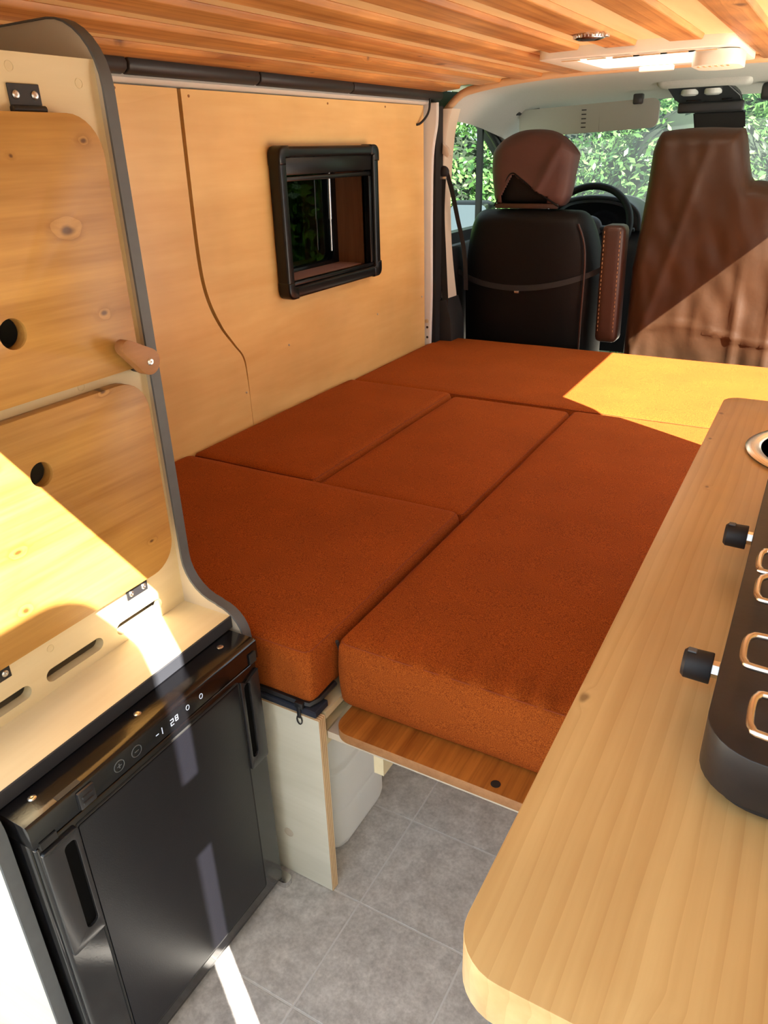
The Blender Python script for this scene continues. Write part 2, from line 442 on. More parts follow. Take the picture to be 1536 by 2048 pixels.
def tube_bm(bm, pts, r, n=8, closed=False, flat=None):
    pts = [Vector(p) for p in pts]
    m = len(pts)
    rings = []
    prev = None
    for i, p in enumerate(pts):
        if closed: t = (pts[(i + 1) % m] - pts[i - 1])
        else: t = pts[min(i + 1, m - 1)] - pts[max(i - 1, 0)]
        t.normalize()
        if prev is None:
            a = Vector((0, 0, 1)) if abs(t.z) < .9 else Vector((1, 0, 0))
            u = t.cross(a).normalized()
        else:
            u = (prev - t * prev.dot(t)).normalized()
        prev = u
        v = t.cross(u)
        rr = r[i] if isinstance(r, (list, tuple)) else r
        ring = []
        for k in range(n):
            an = 2 * math.pi * k / n
            ring.append(bm.verts.new(p + (u * math.cos(an) + v * math.sin(an)) * rr))
        rings.append(ring)
    for i in range(m if closed else m - 1):
        A, B = rings[i], rings[(i + 1) % m]
        # for a closed loop, match the twist
        sh = 0
        if closed and i == m - 1:
            sh = min(range(n), key=lambda s: (A[0].co - B[s].co).length)
        for k in range(n):
            bm.faces.new((A[k], A[(k + 1) % n], B[(k + 1 + sh) % n], B[(k + sh) % n]))
    if not closed:
        bm.faces.new(rings[0]); bm.faces.new(rings[-1])

def tube(name, pts, r, mat, parent=None, n=8, closed=False, **kw):
    bm = bmesh.new()
    tube_bm(bm, pts, r, n, closed)
    return link(name, bm2me(bm, name), mat, parent, smooth=50, **kw)

def smoothpath(pts, k=8):
    """Catmull-Rom through pts"""
    P = [Vector(p) for p in pts]; out = []
    for i in range(len(P) - 1):
        p0, p1, p2, p3 = P[max(i - 1, 0)], P[i], P[i + 1], P[min(i + 2, len(P) - 1)]
        for j in range(k):
            t = j / k
            out.append(.5 * ((2 * p1) + (p2 - p0) * t + (2 * p0 - 5 * p1 + 4 * p2 - p3) * t * t + (3 * p1 - p0 - 3 * p2 + p3) * t ** 3))
    out.append(P[-1])
    return out

def lathe(name, prof, c, axis, mat, parent=None, n=28, **kw):
    """prof: list of (radius, distance along axis)"""
    bm = bmesh.new(); rings = []
    c = Vector(c)
    for r, d in prof:
        ring = []
        for k in range(n):
            an = 2 * math.pi * k / n
            q = P3(axis, r * math.cos(an), r * math.sin(an), d)
            ring.append(bm.verts.new(c + q))
        rings.append(ring)
    for A, B in zip(rings, rings[1:]):
        for k in range(n):
            bm.faces.new((A[k], A[(k + 1) % n], B[(k + 1) % n], B[k]))
    if prof[0][0] > 1e-6: bm.faces.new(rings[0])
    if prof[-1][0] > 1e-6: bm.faces.new(rings[-1])
    bmesh.ops.remove_doubles(bm, verts=bm.verts, dist=1e-6)
    return link(name, bm2me(bm, name), mat, parent, **kw)

def softbox_bm(lo, hi, r, n=(10, 10, 6), warp=None):
    lo, hi = Vector(lo), Vector(hi)
    def ax(i):
        a = [lo[i], lo[i] + r * .12, lo[i] + r * .4, lo[i] + r]
        b = [hi[i] - r, hi[i] - r * .4, hi[i] - r * .12, hi[i]]
        mid = [lo[i] + r + (hi[i] - lo[i] - 2 * r) * k / (n[i] + 1) for k in range(1, n[i] + 1)]
        return a + mid + b
    A = [ax(0), ax(1), ax(2)]
    bm = bmesh.new()
    for f in range(3):
        u, v = (f + 1) % 3, (f + 2) % 3
        for side in (lo[f], hi[f]):
            g = []
            for a in A[u]:
                row = []
                for b in A[v]:
                    p = Vector((0, 0, 0)); p[f] = side; p[u] = a; p[v] = b
                    row.append(bm.verts.new(p))
                g.append(row)
            for i in range(len(g) - 1):
                for j in range(len(g[0]) - 1):
                    bm.faces.new((g[i][j], g[i + 1][j], g[i + 1][j + 1], g[i][j + 1]))
    bmesh.ops.remove_doubles(bm, verts=bm.verts, dist=1e-6)
    for vt in bm.verts:
        inner = Vector([min(max(vt.co[i], lo[i] + r), hi[i] - r) for i in range(3)])
        d = vt.co - inner
        if d.length > 1e-9: vt.co = inner + d.normalized() * r
    if warp:
        for vt in bm.verts: vt.co = warp(vt.co.copy())
    return bm

def softbox(name, lo, hi, r, mat, parent=None, n=(10, 10, 6), warp=None, **kw):
    return link(name, bm2me(softbox_bm(lo, hi, r, n, warp), name), mat, parent, smooth=60, **kw)

def screw(parent, c, axis, sgn, r=.0045, name='screw', mat='screw'):
    return lathe(name, [(r, 0), (r, .0008 * sgn), (r * .7, .0022 * sgn), (r * .25, .0024 * sgn), (0, .0012 * sgn)], c, axis, mat, parent, n=12)

# ================================================================== SETTING
CX = -.53
def zarch(x): return 1.450 - .054 * (x - CX) ** 2

# ---- floor with vinyl stone tiles
fl = box('floor', (-1.44, -.02, -.06), (.34, 2.95, -.0006), 'grout', kind='structure')
tp = .2065; tx0 = -.5085 - 3 * tp; ty0 = .5385 - 1 * tp
tile_me = None
for i in range(6):
    for j in range(7):
        x0, y0 = tx0 + i * tp, ty0 + j * tp
        if x0 > -.1: continue
        if tile_me is None:
            t0 = box('tile', (x0 + .0014, y0 + .0014, -.0030), (x0 + tp - .0014, y0 + tp - .0014, 0), 'stone', fl, bevel=.0008, seg=1)
            tile_me = t0.data
        else:
            t = bpy.data.objects.new('tile', tile_me); COL.objects.link(t); t.parent = fl
            t.location = Vector((x0 + tp / 2, y0 + tp / 2, -.003)) - WL[fl]
# rear sill strip
# ---- left wall
wl = box('wall_left', (-1.50, .02, -.10), (-1.49, 1.70, 1.44), 'white_metal', kind='structure')
box('body_skin', (-1.50, 2.33, -.10), (-1.49, 2.86, 1.44), 'white_metal', wl)
box('body_skin', (-1.50, 1.70, -.10), (-1.49, 2.33, .86), 'white_metal', wl)
box('body_skin', (-1.50, 1.70, 1.22), (-1.49, 2.33, 1.44), 'white_metal', wl)
seam = [(1.462, 1.36), (1.458, 1.2), (1.456, 1.0), (1.468, .90), (1.504, .818), (1.552, .755), (1.583, .715), (1.592, .66), (1.595, .535), (1.596, .38)]
sp = [(v.x, v.y) for v in smoothpath([(a, b, 0) for a, b in seam], 6)]
def gapw(z): return .0006 + .0056 * min(1, max(0, (z - .60) / .25))
rear_out = [(.74, .38)] + [(y - gapw(z), z) for y, z in reversed(sp)] + [(.74, 1.362)]
front_out = [(y + gapw(z), z) for y, z in sp] + [(2.706, .38), (2.698, 1.362)]
prism('wall_panel', rear_out, 0, -1.372, -1.360, 'ply_wall', wl, label='pale plywood wall lining sheet beside the tall cabinet')
wy0, wy1, wz0, wz1 = 1.80, 2.272, .878, 1.205
front_hole = [(wy0, wz0), (wy1, wz0), (wy1, wz1), (wy0, wz1)]
pf = prism('wall_panel', front_out, 0, -1.372, -1.360, 'ply_wall', wl, holes=[front_hole], label='pale plywood wall lining sheet around the small window')
# black sheet standing in for the shade behind the seam
box('seam_shade', (-1.44, 1.40, .38), (-1.42, 1.66, 1.36), 'void', wl)
for (yy, zz) in ((1.271, 1.353), (1.492, 1.346), (1.796, .702), (1.58, .614), (2.076, 1.349), (2.419, 1.35), (2.33, .696), (2.68, .70), (1.20, .62)):
    screw(wl, (-1.360, yy, zz), 0, 1, r=.0032, mat='dark_wood' if zz > .72 else 'screw')
# white metal strip above the panels
prism('metal_flange', [(-1.385, 1.362), (-1.352, 1.366), (-1.345, 1.372), (-1.352, 1.380), (-1.385, 1.384)], 1, .74, 2.72, 'white_metal', wl)

# ---- dark roof side lining, in four lengths
tr = empty('trim_1', (-1.33, 1.7, 1.37), kind='structure')
yb = [.74, 1.29, 1.73, 2.18, 2.80]
for a, b in zip(yb, yb[1:]):
    prof = [(-1.42, 1.378), (-1.356, 1.376), (-1.340, 1.379), (-1.330, 1.386), (-1.328, 1.398), (-1.334, 1.4095), (-1.42, 1.4095)]
    prism('lining', prof, 1, a + .0025, b - .0025, 'roof_black', tr, bevel=.003, smooth=50)

# ---- ceiling
ce = empty('ceiling', (CX, 1.4, 1.44), kind='structure')
vx0, vx1, vy0, vy1 = -.705, -.335, 2.30, 2.63
def arch_fn(off):
    return lambda co: Vector((co.x, co.y, co.z + zarch(co.x) + off))
def grid_sheet(name, xs, ys, t, off, mat, parent, skip=None, zf=None, **kw):
    bm = bmesh.new(); zf = zf or (lambda x, y: zarch(x) + off)
    V = {}
    def vert(i, j, k):
        if (i, j, k) not in V: V[i, j, k] = bm.verts.new((xs[i], ys[j], zf(xs[i], ys[j]) + (t if k else 0)))
        return V[i, j, k]
    fs = []
    for i in range(len(xs) - 1):
        for j in range(len(ys) - 1):
            if skip and skip((xs[i] + xs[i + 1]) / 2, (ys[j] + ys[j + 1]) / 2): continue
            fs.append(bm.faces.new([vert(i, j, 0), vert(i + 1, j, 0), vert(i + 1, j + 1, 0), vert(i, j + 1, 0)]))
    if t:
        bmesh.ops.recalc_face_normals(bm, faces=bm.faces[:])
        ex = bmesh.ops.extrude_face_region(bm, geom=bm.faces[:])
        for g in ex['geom']:
            if isinstance(g, bmesh.types.BMVert): g.co.z += t
    return link(name, bm2me(bm, name), mat, parent, **kw)
xs = sorted(set([-1.352 + k * .07 for k in range(23)] + [vx0, vx1, .275]))
ys = [.19, .9, 1.35, 1.60, 2.0, vy0, vy1, 2.83]
invent = lambda x, y: vx0 < x < vx1 and vy0 < y < vy1
grid_sheet('ceiling_sheet', xs, ys, .008, .004, 'ceil_pale', ce, skip=invent)
planks = [(-1.344, -1.261, 2.80), (-1.195, -1.111, 2.81), (-1.045, -.961, 2.815), (-.897, -.811, 2.815), (-.745, -.661, 2.205),
          (-.604, -.521, 2.225), (-.442, -.358, 2.20), (-.286, -.203, 2.81), (-.13, -.05, 2.81), (.03, .11, 2.81), (.18, .26, 2.81)]
for k, (a, b, ye) in enumerate(planks):
    bm = bmesh.new()
    bmesh.ops.create_cube(bm, size=1)
    for v in bm.verts:
        x = a if v.co.x < 0 else b
        y = .19 if v.co.y < 0 else ye
        inset = .004 if v.co.z < 0 else 0
        v.co = Vector((x + (inset if v.co.x < 0 else -inset), y, zarch(x) + (.004 if v.co.z > 0 else -.008)))
    bmesh.ops.bevel(bm, geom=bm.edges[:], offset=.0015, segments=1, affect='EDGES')
    link('plank', bm2me(bm, 'plank'), 'plank', ce)
# outer roof
xs2 = sorted(set([-1.50 + .1 * k for k in range(19)] + [.35, vx0, vx1]))
ys2 = [.19, 1.0, vy0, vy1, 3.0, 3.4, 3.62]
grid_sheet('roof_skin', xs2, ys2, .01, 0, 'white_metal', ce, skip=invent, zf=lambda x, y: 1.54 - .11 * (x - CX) ** 2)
# rear frame of the roof and gap closing strips along both sides
box('roof_cross_member', (-1.49, .185, 1.36), (.36, .20, 1.52), 'white_metal', ce)

# ---- roof vent
rv = empty('roof_vent', ((vx0 + vx1) / 2, (vy0 + vy1) / 2, 1.41), 'cream plastic framed roof vent let into the plank ceiling', 'roof vent')
fz = lambda co: Vector((co.x, co.y, co.z + zarch(co.x)))
prism('vent_frame', rrect(-.785, 2.228, -.290, 2.70, .035), 2, -.012, .020, 'white_plastic', rv, holes=[rrect(vx0, vy0, vx1, vy1, .02)], bevel=.004, fn=lambda co: Vector((co.x, co.y, co.z + 1.440)))
wallpts = rrect(vx0, vy0, vx1, vy1, .02)
prism('vent_shaft', rrect(vx0 - .008, vy0 - .008, vx1 + .008, vy1 + .008, .024), 2, 1.459, 1.58, 'white_plastic', rv, holes=[rrect(vx0 - .002, vy0 - .002, vx1 + .002, vy1 + .002, .02)])
bm = softbox_bm((vx0 - .02, vy0 - .02, 1.575), (vx1 + .02, vy1 + .02, 1.63), .02, (4, 4, 1)); bmesh.ops.delete(bm, geom=[f for f in bm.faces if f.calc_center_median().z < 1.578], context='FACES'); link('vent_dome', bm2me(bm, 'vent_dome'), 'dome', rv, smooth=60)
for k in range(6):
    x0 = -.725 + k * .068
    box('vent_slit', (x0, 2.262, 1.4225), (x0 + .05, 2.272, 1.4245), 'bounce_tan_trim', rv)
box('blind_grip', (-.60, 2.615, 1.411), (-.50, 2.632, 1.426), 'cream', rv, bevel=.004)
prism('crank_housing', rrect(-.40, 2.28, -.285, 2.47, .045), 2, 1.392, 1.426, 'white_plastic', rv, bevel=.012, seg=3)
for k in range(6):
    box('crank_rib', (-.385 + .014 * k, 2.31, 1.3905), (-.379 + .014 * k, 2.335, 1.3925), 'bounce_tan_trim', rv)

# ---- right wall, sliding door opening from y 1.70 to 2.78
wr = box('wall_right', (.30, -.012, -.10), (.36, 1.62, 1.44), 'white_metal', kind='structure')
box('sun_notch_block', (.30, -.11, 1.20), (.36, -.012, 1.29), 'white_metal', wr)  # added block; its shadow cuts the sun band on the fridge
box('sun_edge_bar', (.335, -.012, 1.44), (.36, 2.80, 1.66), 'white_metal', wr)  # added unseen bar; its end bounds the sun band on the shelf
box('door_head_rail', (.30, 1.62, 1.392), (.32, 2.80, 1.47), 'white_metal', wr)
box('door_sill', (.30, 1.62, -.10), (.36, 2.80, -.01), 'white_metal', wr)
prism('front_door', [(2.80, -.3), (4.3, -.3), (4.3, .86), (3.52, 1.42), (2.80, 1.42)], 0, .31, .36, 'white_metal', wr, holes=[[(2.90, .88), (3.95, .88), (3.50, 1.33), (2.95, 1.34)]])
# lining of the kitchen side
box('wall_panel', (.288, .03, .40), (.299, 1.61, 1.36), 'ply_wall', wr)

# ---- B pillar on the left: grey-white metal flange, cream cover
t2 = empty('trim_2', (-1.35, 2.74, .5), kind='structure')
fl_out = [v for v in smoothpath([(-1.378, .50, 0), (-1.372, .7, 0), (-1.372, 1.0, 0), (-1.368, 1.2, 0), (-1.352, 1.30, 0), (-1.35, 1.37, 0)], 5)]
prism('pillar_flange', [(-1.50, .46)] + [(-1.50, 1.375)] + [(v.x + .036, v.y) for v in reversed(fl_out)], 1, 2.712, 2.724, 'white_metal', t2, bevel=.004)
tube('flange_lip', [(v.x + .034, 2.72, v.y) for v in fl_out], .006, 'white_metal', t2)
for zz in (.535, .575):
    lathe('flange_hole', [(.0, 0), (.005, 0), (.005, -.001), (0, -.001)], (-1.352, 2.712, zz), 1, 'black_matt', t2, n=12)
lathe('flange_bolt', [(.008, 0), (.008, -.003), (.004, -.004), (0, -.004)], (-1.352, 2.712, .60), 1, 'screw', t2, n=14)
box('pillar_gap_shade', (-1.50, 2.73, .40), (-1.325, 2.79, 1.36), 'black_matt', t2)  # black block stands in for the shade in the pillar gap
pc = smoothpath([(-1.318, 2.80, 1.352), (-1.34, 2.80, 1.26), (-1.352, 2.80, 1.10), (-1.352, 2.80, .98), (-1.343, 2.80, .84), (-1.322, 2.80, .68)], 6)
bm = bmesh.new(); rows = []
prof2 = [(-.026, .0), (-.028, -.008), (-.022, -.012), (.016, -.012), (.026, -.006), (.03, .06), (-.02, .06)]
for p in pc:
    rows.append([bm.verts.new(p + Vector((a, b, 0))) for a, b in prof2])
for A, B in zip(rows, rows[1:]):
    for k in range(len(A)): bm.faces.new((A[k], A[(k + 1) % len(A)], B[(k + 1) % len(A)], B[k]))
bm.faces.new(rows[0]); bm.faces.new(rows[-1])
link('pillar_cover', bm2me(bm, 'pillar_cover'), 'cream', t2, smooth=50)
for zz in (1.315, .95, .745):
    box('cover_clip', (-1.378, 2.785, zz - .012), (-1.352, 2.797, zz + .012), 'cream', t2, bevel=.002)
prism('lower_cover', [(-1.40, .44), (-1.27, .44), (-1.275, .60), (-1.30, .675), (-1.40, .665)], 1, 2.77, 2.90, 'black_matt', t2, bevel=.004)

# ---- cab headliner: grey felt shell in front of the planks, and rear edge in a tan that carries orange bounce
hl = empty('ceiling_cab', (CX, 3.1, 1.42), kind='structure')
def zhl(x, y):
    u = (y - 2.82) / .80
    a = abs(x - CX)
    e = max(0, (a - .66) / .20)
    return 1.446 - .034 * (a / .694) ** 3.5 - .035 * max(0, (a - .72) / .07) ** 1.5 - .062 * max(0, u) ** 2.0 + .010 * math.sin(min(1, u) * math.pi) - .04 * min(1.2, e) ** 2 * min(1, max(0, u) * 1.5)
xh = [-1.355 + .0225 * k for k in range(int(1.65 / .0225) + 2)]
yh = [2.825, 2.835, 2.85, 2.88, 2.91, 2.96, 3.02, 3.12, 3.22, 3.32, 3.42, 3.50, 3.56, 3.62]
grid_sheet('headliner', xh, yh, .012, 0, 'felt', hl, zf=zhl)
pts_edge = [(x, 2.818, zhl(x, 2.825) - .004) for x in xh if x > -1.36]
tube('rear_edge_trim', pts_edge[1:], .013, 'bounce_tan_trim', hl, n=10)
box('label_patch', (-.83, 2.95, 1.4395), (-.73, 2.975, 1.4405), 'visor', hl)

# ---- left cab door with window
wd = empty('door_1', (-1.42, 3.4, 0), kind='structure')
hole = [v for v in smoothpath([(2.90, .90, 0), (2.888, 1.10, 0), (2.89, 1.26, 0), (2.93, 1.335, 0), (3.06, 1.362, 0), (3.25, 1.345, 0), (3.42, 1.285, 0), (3.62, 1.17, 0), (3.85, 1.0, 0), (3.95, .90, 0)], 5)]
hole2 = [(v.x, v.y) for v in hole]
prism('door_frame', [(2.80, -.3), (4.45, -.3), (4.45, .86), (3.62, 1.42), (2.80, 1.42)], 0, -1.45, -1.40, 'black_satin', wd, holes=[hole2])
tube('window_seal', [(-1.398, v.x, v.y) for v in hole], .016, 'rubber', wd)
box('quarter_light_bar', (-1.43, 3.352, .90), (-1.405, 3.372, 1.31), 'rubber', wd)
prism('pane', hole2, 0, -1.428, -1.424, 'glass2', wd)
box('door_card', (-1.40, 2.86, -.2), (-1.36, 4.2, .86), 'black_satin', wd, bevel=.015)
# A pillar
tube('pillar_trim', smoothpath([(-1.385, 3.36, 1.37), (-1.37, 3.60, 1.255), (-1.345, 3.95, 1.04), (-1.33, 4.2, .88)], 5), .04, 'felt', wd, n=10)
# ---- windscreen
ww = empty('window_2', (CX, 3.95, .88), kind='structure')
bm = bmesh.new(); rows = []
for j in range(9):
    t = j / 8; row = []
    for i in range(21):
        s = i / 20 * 2 - 1
        y = 4.34 - .70 * t - .10 * s * s
        row.append(bm.verts.new((CX + s * (.86 - .03 * t), y, .86 + .545 * t)))
    rows.append(row)
for A, B in zip(rows, rows[1:]):
    for k in range(20): bm.faces.new((A[k], A[k + 1], B[k + 1], B[k]))
link('pane', bm2me(bm, 'pane'), 'glass', ww)
prism('frame', [(-1.40, .40), (.34, .40), (.34, .87), (-1.40, .87)], 1, 4.33, 4.37, 'white_metal', ww)

# ---- side window, black frame with blind cassette
wn = empty('window_1', (-1.34, 2.03, .84), kind='structure')
fy0, fy1, fz0, fz1 = 1.765, 2.300, .838, 1.240
FX = -1.318
frame_hole = rrect(fy0 + .034, fz0 + .034, fy1 - .034, fz1 - .03, .006, 3)
prism('frame', rrect(fy0 + .002, fz0 + .002, fy1 - .002, fz1 - .002, .022), 0, -1.3605, FX - .002, 'win_black', wn, holes=[frame_hole], bevel=.007, seg=3)
for (a, b, ra) in ((fy0, fz0, (.026, 0, 0, 0)), (fy1, fz0, (0, .026, 0, 0)), (fy1, fz1, (0, 0, .026, 0)), (fy0, fz1, (0, 0, 0, .026))):
    s1 = 1 if a == fy0 else -1; s2 = 1 if b == fz0 else -1
    L1 = .048
    o = [(0, 0), (L1, 0), (L1, .030), (.030, .030), (.030, L1), (0, L1)]
    rr = [(.024 - .024 * math.cos(R(t)), .024 - .024 * math.sin(R(t))) for t in (0, 18, 36, 54, 72, 90)]
    o = [(L1, 0), (L1, .031), (.031, .031), (.031, L1), (0, L1)] + rr
    prism('corner_cap', [(a + s1 * p, b + s2 * q_) for p, q_ in o], 0, -1.3602, FX + .001, 'win_black', wn, bevel=.006, seg=3)
# inner rails, cassette and profiles
box('blind_cassette', (-1.352, fy0 + .034, 1.166), (FX - .010, fy1 - .034, 1.212), 'win_black', wn, bevel=.004)
box('blind_rail', (-1.348, fy0 + .034, 1.150), (FX - .014, fy1 - .034, 1.163), 'win_black', wn, bevel=.004)
box('blind_rail', (-1.348, fy0 + .034, fz0 + .034), (FX - .012, fy1 - .034, fz0 + .046), 'win_black', wn, bevel=.003)
box('side_rail', (-1.350, fy0 + .034, fz0 + .046), (FX - .012, fy0 + .044, 1.150), 'win_black', wn, bevel=.003)
box('side_rail', (-1.350, fy1 - .052, fz0 + .046), (FX - .012, fy1 - .034, 1.150), 'win_black', wn, bevel=.003)
# reveal between lining and outer pane
box('reveal_side', (-1.478, wy1, wz0), (-1.360, wy1 + .012, wz1), 'reveal_wood', wn)
box('reveal_side', (-1.478, wy0 - .012, wz0), (-1.360, wy0, wz1), 'reveal_wood', wn)
box('reveal_top', (-1.478, wy0, wz1), (-1.372, wy1, wz1 + .012), 'reveal_wood', wn)
box('sill', (-1.478, wy0 - .012, wz0 - .012), (-1.360, wy1 + .012, wz0), 'sill', wn)
prism('outer_frame', rrect(wy0 - .02, wz0 - .02, wy1 + .02, wz1 + .02, .03), 0, -1.510, -1.474, 'win_black', wn, holes=[rrect(wy0 + .012, wz0 + .012, wy1 - .03, wz1 - .012, .03)], bevel=.004)
prism('pane', rrect(wy0, wz0, wy1, wz1, .03), 0, -1.500, -1.494, 'tinted', wn)
tube('stay', [(-1.468, wy1 - .045, 1.20), (-1.468, wy1 - .050, 1.02)], .006, 'steel', wn)
tube('stay', [(-1.468, wy1 - .050, 1.02), (-1.468, wy1 - .052, .92)], .0035, 'screw', wn)

# ================================================================== CUSHIONS
def cushion(name, lo, hi, label, r=.016, amp=.004, seed=0, front_gather=False, sag=0, group='rust cushions making up the bed'):
    t = empty(name, ((lo[0] + hi[0]) / 2, (lo[1] + hi[1]) / 2, lo[2]), label, 'cushion', group)
    def warp(p):
        u = (p.x - lo[0]) / (hi[0] - lo[0]); v = (p.y - lo[1]) / (hi[1] - lo[1]); h = (p.z - lo[2]) / (hi[2] - lo[2])
        q = p.copy()
        b = (1 - (2 * u - 1) ** 6) * (1 - (2 * v - 1) ** 6)
        q.z += h * (.007 * b + amp * noise.noise(Vector((p.x * 5 + seed, p.y * 5, 0))) * b)
        if h > .5: q.z -= sag * ((2 * u - 1) ** 2 + (2 * v - 1) ** 2) * .5
        bul = 4 * h * (1 - h)
        k = .004 * bul
        q.x += k * (1 if u > .98 else -1 if u < .02 else 0)
        q.y += k * (1 if v > .98 else -1 if v < .02 else 0)
        if front_gather and h > .4:
            d = p.y - lo[1]
            g = math.exp(-((d - .03) / .05) ** 2) * (.3 + .7 * u)
            q.z += .008 * g * math.sin(p.x * 130 + 3 * noise.noise(Vector((p.x * 9, 0, 3)))) * h
        q.x += .002 * noise.noise(Vector((p.y * 9, p.z * 9, seed + 5)))
        q.y += .002 * noise.noise(Vector((p.x * 9, p.z * 9, seed + 9)))
        return q
    nx = int((hi[0] - lo[0]) / .014); ny = int((hi[1] - lo[1]) / .022)
    softbox('cover', lo, hi, r, 'fabric', t, n=(nx, ny, 4), warp=warp)
    # sewn seam round the top edge
    e = .006
    zt = hi[2] - .004
    pts = []
    for (x, y) in rrect(lo[0] + .0, lo[1] + .0, hi[0] - .0, hi[1] - .0, .014, 5):
        pts.append(Vector((x, y, 0)))
    dense = []
    for a, b in zip(pts, pts[1:] + pts[:1]):
        m = max(1, int((b - a).length / .03))
        dense += [a + (b - a) * k / m for k in range(m)]
    seam_pts = [Vector((p.x + (.0035 if p.x < (lo[0] + hi[0]) / 2 else -.0035), p.y + (.0035 if p.y < (lo[1] + hi[1]) / 2 else -.0035), hi[2] - .0045 - sag * .5 * (1 + 0))) for p in dense]
    seam_pts = [Vector((p.x, p.y, p.z + .0012 * noise.noise(p * 8))) for p in seam_pts]
    tube('seam', seam_pts, .0010, 'piping', t, n=5, closed=True)
    return t

BT = .515
c1 = cushion('seat_cushion', (-1.352, .750, .416), (-.580, 1.318, BT + .008), 'rust fabric cushion nearest the fridge with a black zip along its base', seed=1)
c2 = cushion('seat_cushion', (-1.355, 1.330, .402), (-.968, 2.118, BT + .002), 'narrow rust fabric cushion against the plywood wall below the small window', seed=2)
c3 = cushion('seat_cushion', (-.958, 1.326, .402), (-.578, 2.112, BT - .006), 'narrow rust fabric cushion in the middle of the bed, between two others', seed=3)
c4 = cushion('seat_cushion', (-.566, .808, .384), (-.092, 2.108, BT), 'long rust fabric cushion beside the worktop, overhanging the stained board', seed=4, front_gather=True)
c5 = cushion('seat_cushion', (-1.352, 2.126, .402), (.292, 2.856, BT - .004), 'wide rust fabric cushion lying behind the front seats, partly in sun', seed=6, r=.018)
# zip on the front-left cushion
tube('zip', [(-1.30, .7485, .424), (-.90, .747, .424), (-.60, .747, .422), (-.586, .750, .421), (-.578, .765, .423), (-.576, .81, .426)], .0055, 'zip', c1, n=6)
box('zip_pull', (-.604, .7375, .396), (-.597, .7405, .420), 'zip', c1, bevel=.0015)
box('zip_slider', (-.608, .738, .415), (-.592, .746, .427), 'zip', c1, bevel=.002)
tube('zip_pull_ring', [(-.6005 + .005 * math.cos(t * math.pi / 5), .739, .392 + .009 * math.sin(t * math.pi / 5)) for t in range(10)], .0012, 'zip', c1, n=5, closed=True)
tube('zip', [(-.5675, .83, .50), (-.5685, .825, .47), (-.568, .815, .505), (-.567, .811, .512)], .003, 'zip', c4, n=6)

# ================================================================== BED FRAME
bf = empty('bed_frame', (-.95, .75, 0), 'plywood bed base with pale upright end panel beside the fridge', 'bed base')
prism('end_panel', [(-1.33, 0.001), (-.563, 0.001), (-.563, .402), (-1.33, .402)], 1, .741, .759, 'ply_white', bf, edge_mat='ply_edge', bevel=.0008, seg=1)
lathe('plug', [(.010, 0), (.010, -.0006), (.0085, -.0008), (.0085, -.0002), (0, -.0002)], (-.652, .741, .105), 1, 'panel_gray', bf, n=18)
box('side_rail', (-.581, .76, .335), (-.566, 2.10, .366), 'ply_pale', bf)
box('top_panel', (-1.35, .765, .388), (-.566, 2.12, .401), 'ply_pale', bf)
box('top_panel', (-1.35, 2.125, .388), (.29, 2.86, .401), 'ply_pale', bf)
box('navy_strip', (-1.30, .7420, .4025), (-.570, .78, .4155), 'navy', bf, bevel=.002, seg=1)
box('slide_batten', (-.563, .762, .352), (-.10, .80, .366), 'panel_gray', bf)
box('centre_panel', (-1.33, 1.45, .002), (-.57, 1.468, .388), 'ply_pale', bf)
box('front_panel', (-1.33, 2.83, .002), (.28, 2.85, .388), 'ply_pale', bf)
box('hanging_batten', (-.486, .778, .297), (-.468, 1.9, .352), 'ply_pale', bf)
# stained pull-out board
bb = prism('pullout_board', rrect(-.548, .752, -.09, 2.10, (.03, 0, 0, 0), 8), 2, .366, .384, 'bed_board', None, edge_mat='dark_wood', bevel=.002, label='dark stained plywood pull-out board under the long cushion', cat='board')
bb2 = bb
lathe('knot_hole', [(.0, 0), (.006, 0), (.0075, .0006), (.005, .0010), (0, .0002)], (-.272, .768, .384), 2, 'black_matt', bb, n=14)

# ================================================================== WATER CANISTERS
def canister(x0, x1, y0, y1, h, label):
    t = empty('water_canister', ((x0 + x1) / 2, (y0 + y1) / 2, 0), label, 'canister', 'white water canisters under the bed')
    def warp(p):
        z = p.z / h
        cx, cy = (x0 + x1) / 2, (y0 + y1) / 2
        k = 1 - .12 * max(0, (z - .80) / .20) ** 1.5 - .04 * max(0, (.12 - z) / .12)
        st = min(1, max(0, (z - .66) / .03)); st = st * st * (3 - 2 * st)
        g = 1 - .012 * math.exp(-((z - .36) / .012) ** 2) - .07 * st
        return Vector((cx + (p.x - cx) * k * g, cy + (p.y - cy) * k * g, p.z))
    softbox('body', (x0, y0, .001), (x1, y1, h), .035, 'tank', t, n=(6, 6, 70), warp=warp)
    cx, cy = (x0 + x1) / 2 + .04, y0 + .07
    lathe('cap', [(.032, 0), (.034, .004), (.034, .022), (.030, .026), (0, .026)], (cx, cy, h - .004), 2, 'tank', t, n=24)
    tube('handle', smoothpath([(cx - .05, cy + .05, h - .01), (cx - .05, cy + .07, h + .022), (cx - .05, cy + .12, h + .022), (cx - .05, cy + .14, h - .01)], 5), .009, 'tank', t)
    # moulded step lines
    for zz in ():
        pts = [(x, y, zz) for x, y in rrect(x0 + .002, y0 + .002, x1 - .002, y1 - .002, .034, 5)]
        tube('mould_line', pts, .0014, 'tank', t, n=5, closed=True)
    return t
canister(-.82, -.582, .800, .985, .318, 'white plastic water canister just behind the pale end panel')
canister(-.80, -.575, 1.13, 1.32, .318, 'white plastic water canister further back under the bed')

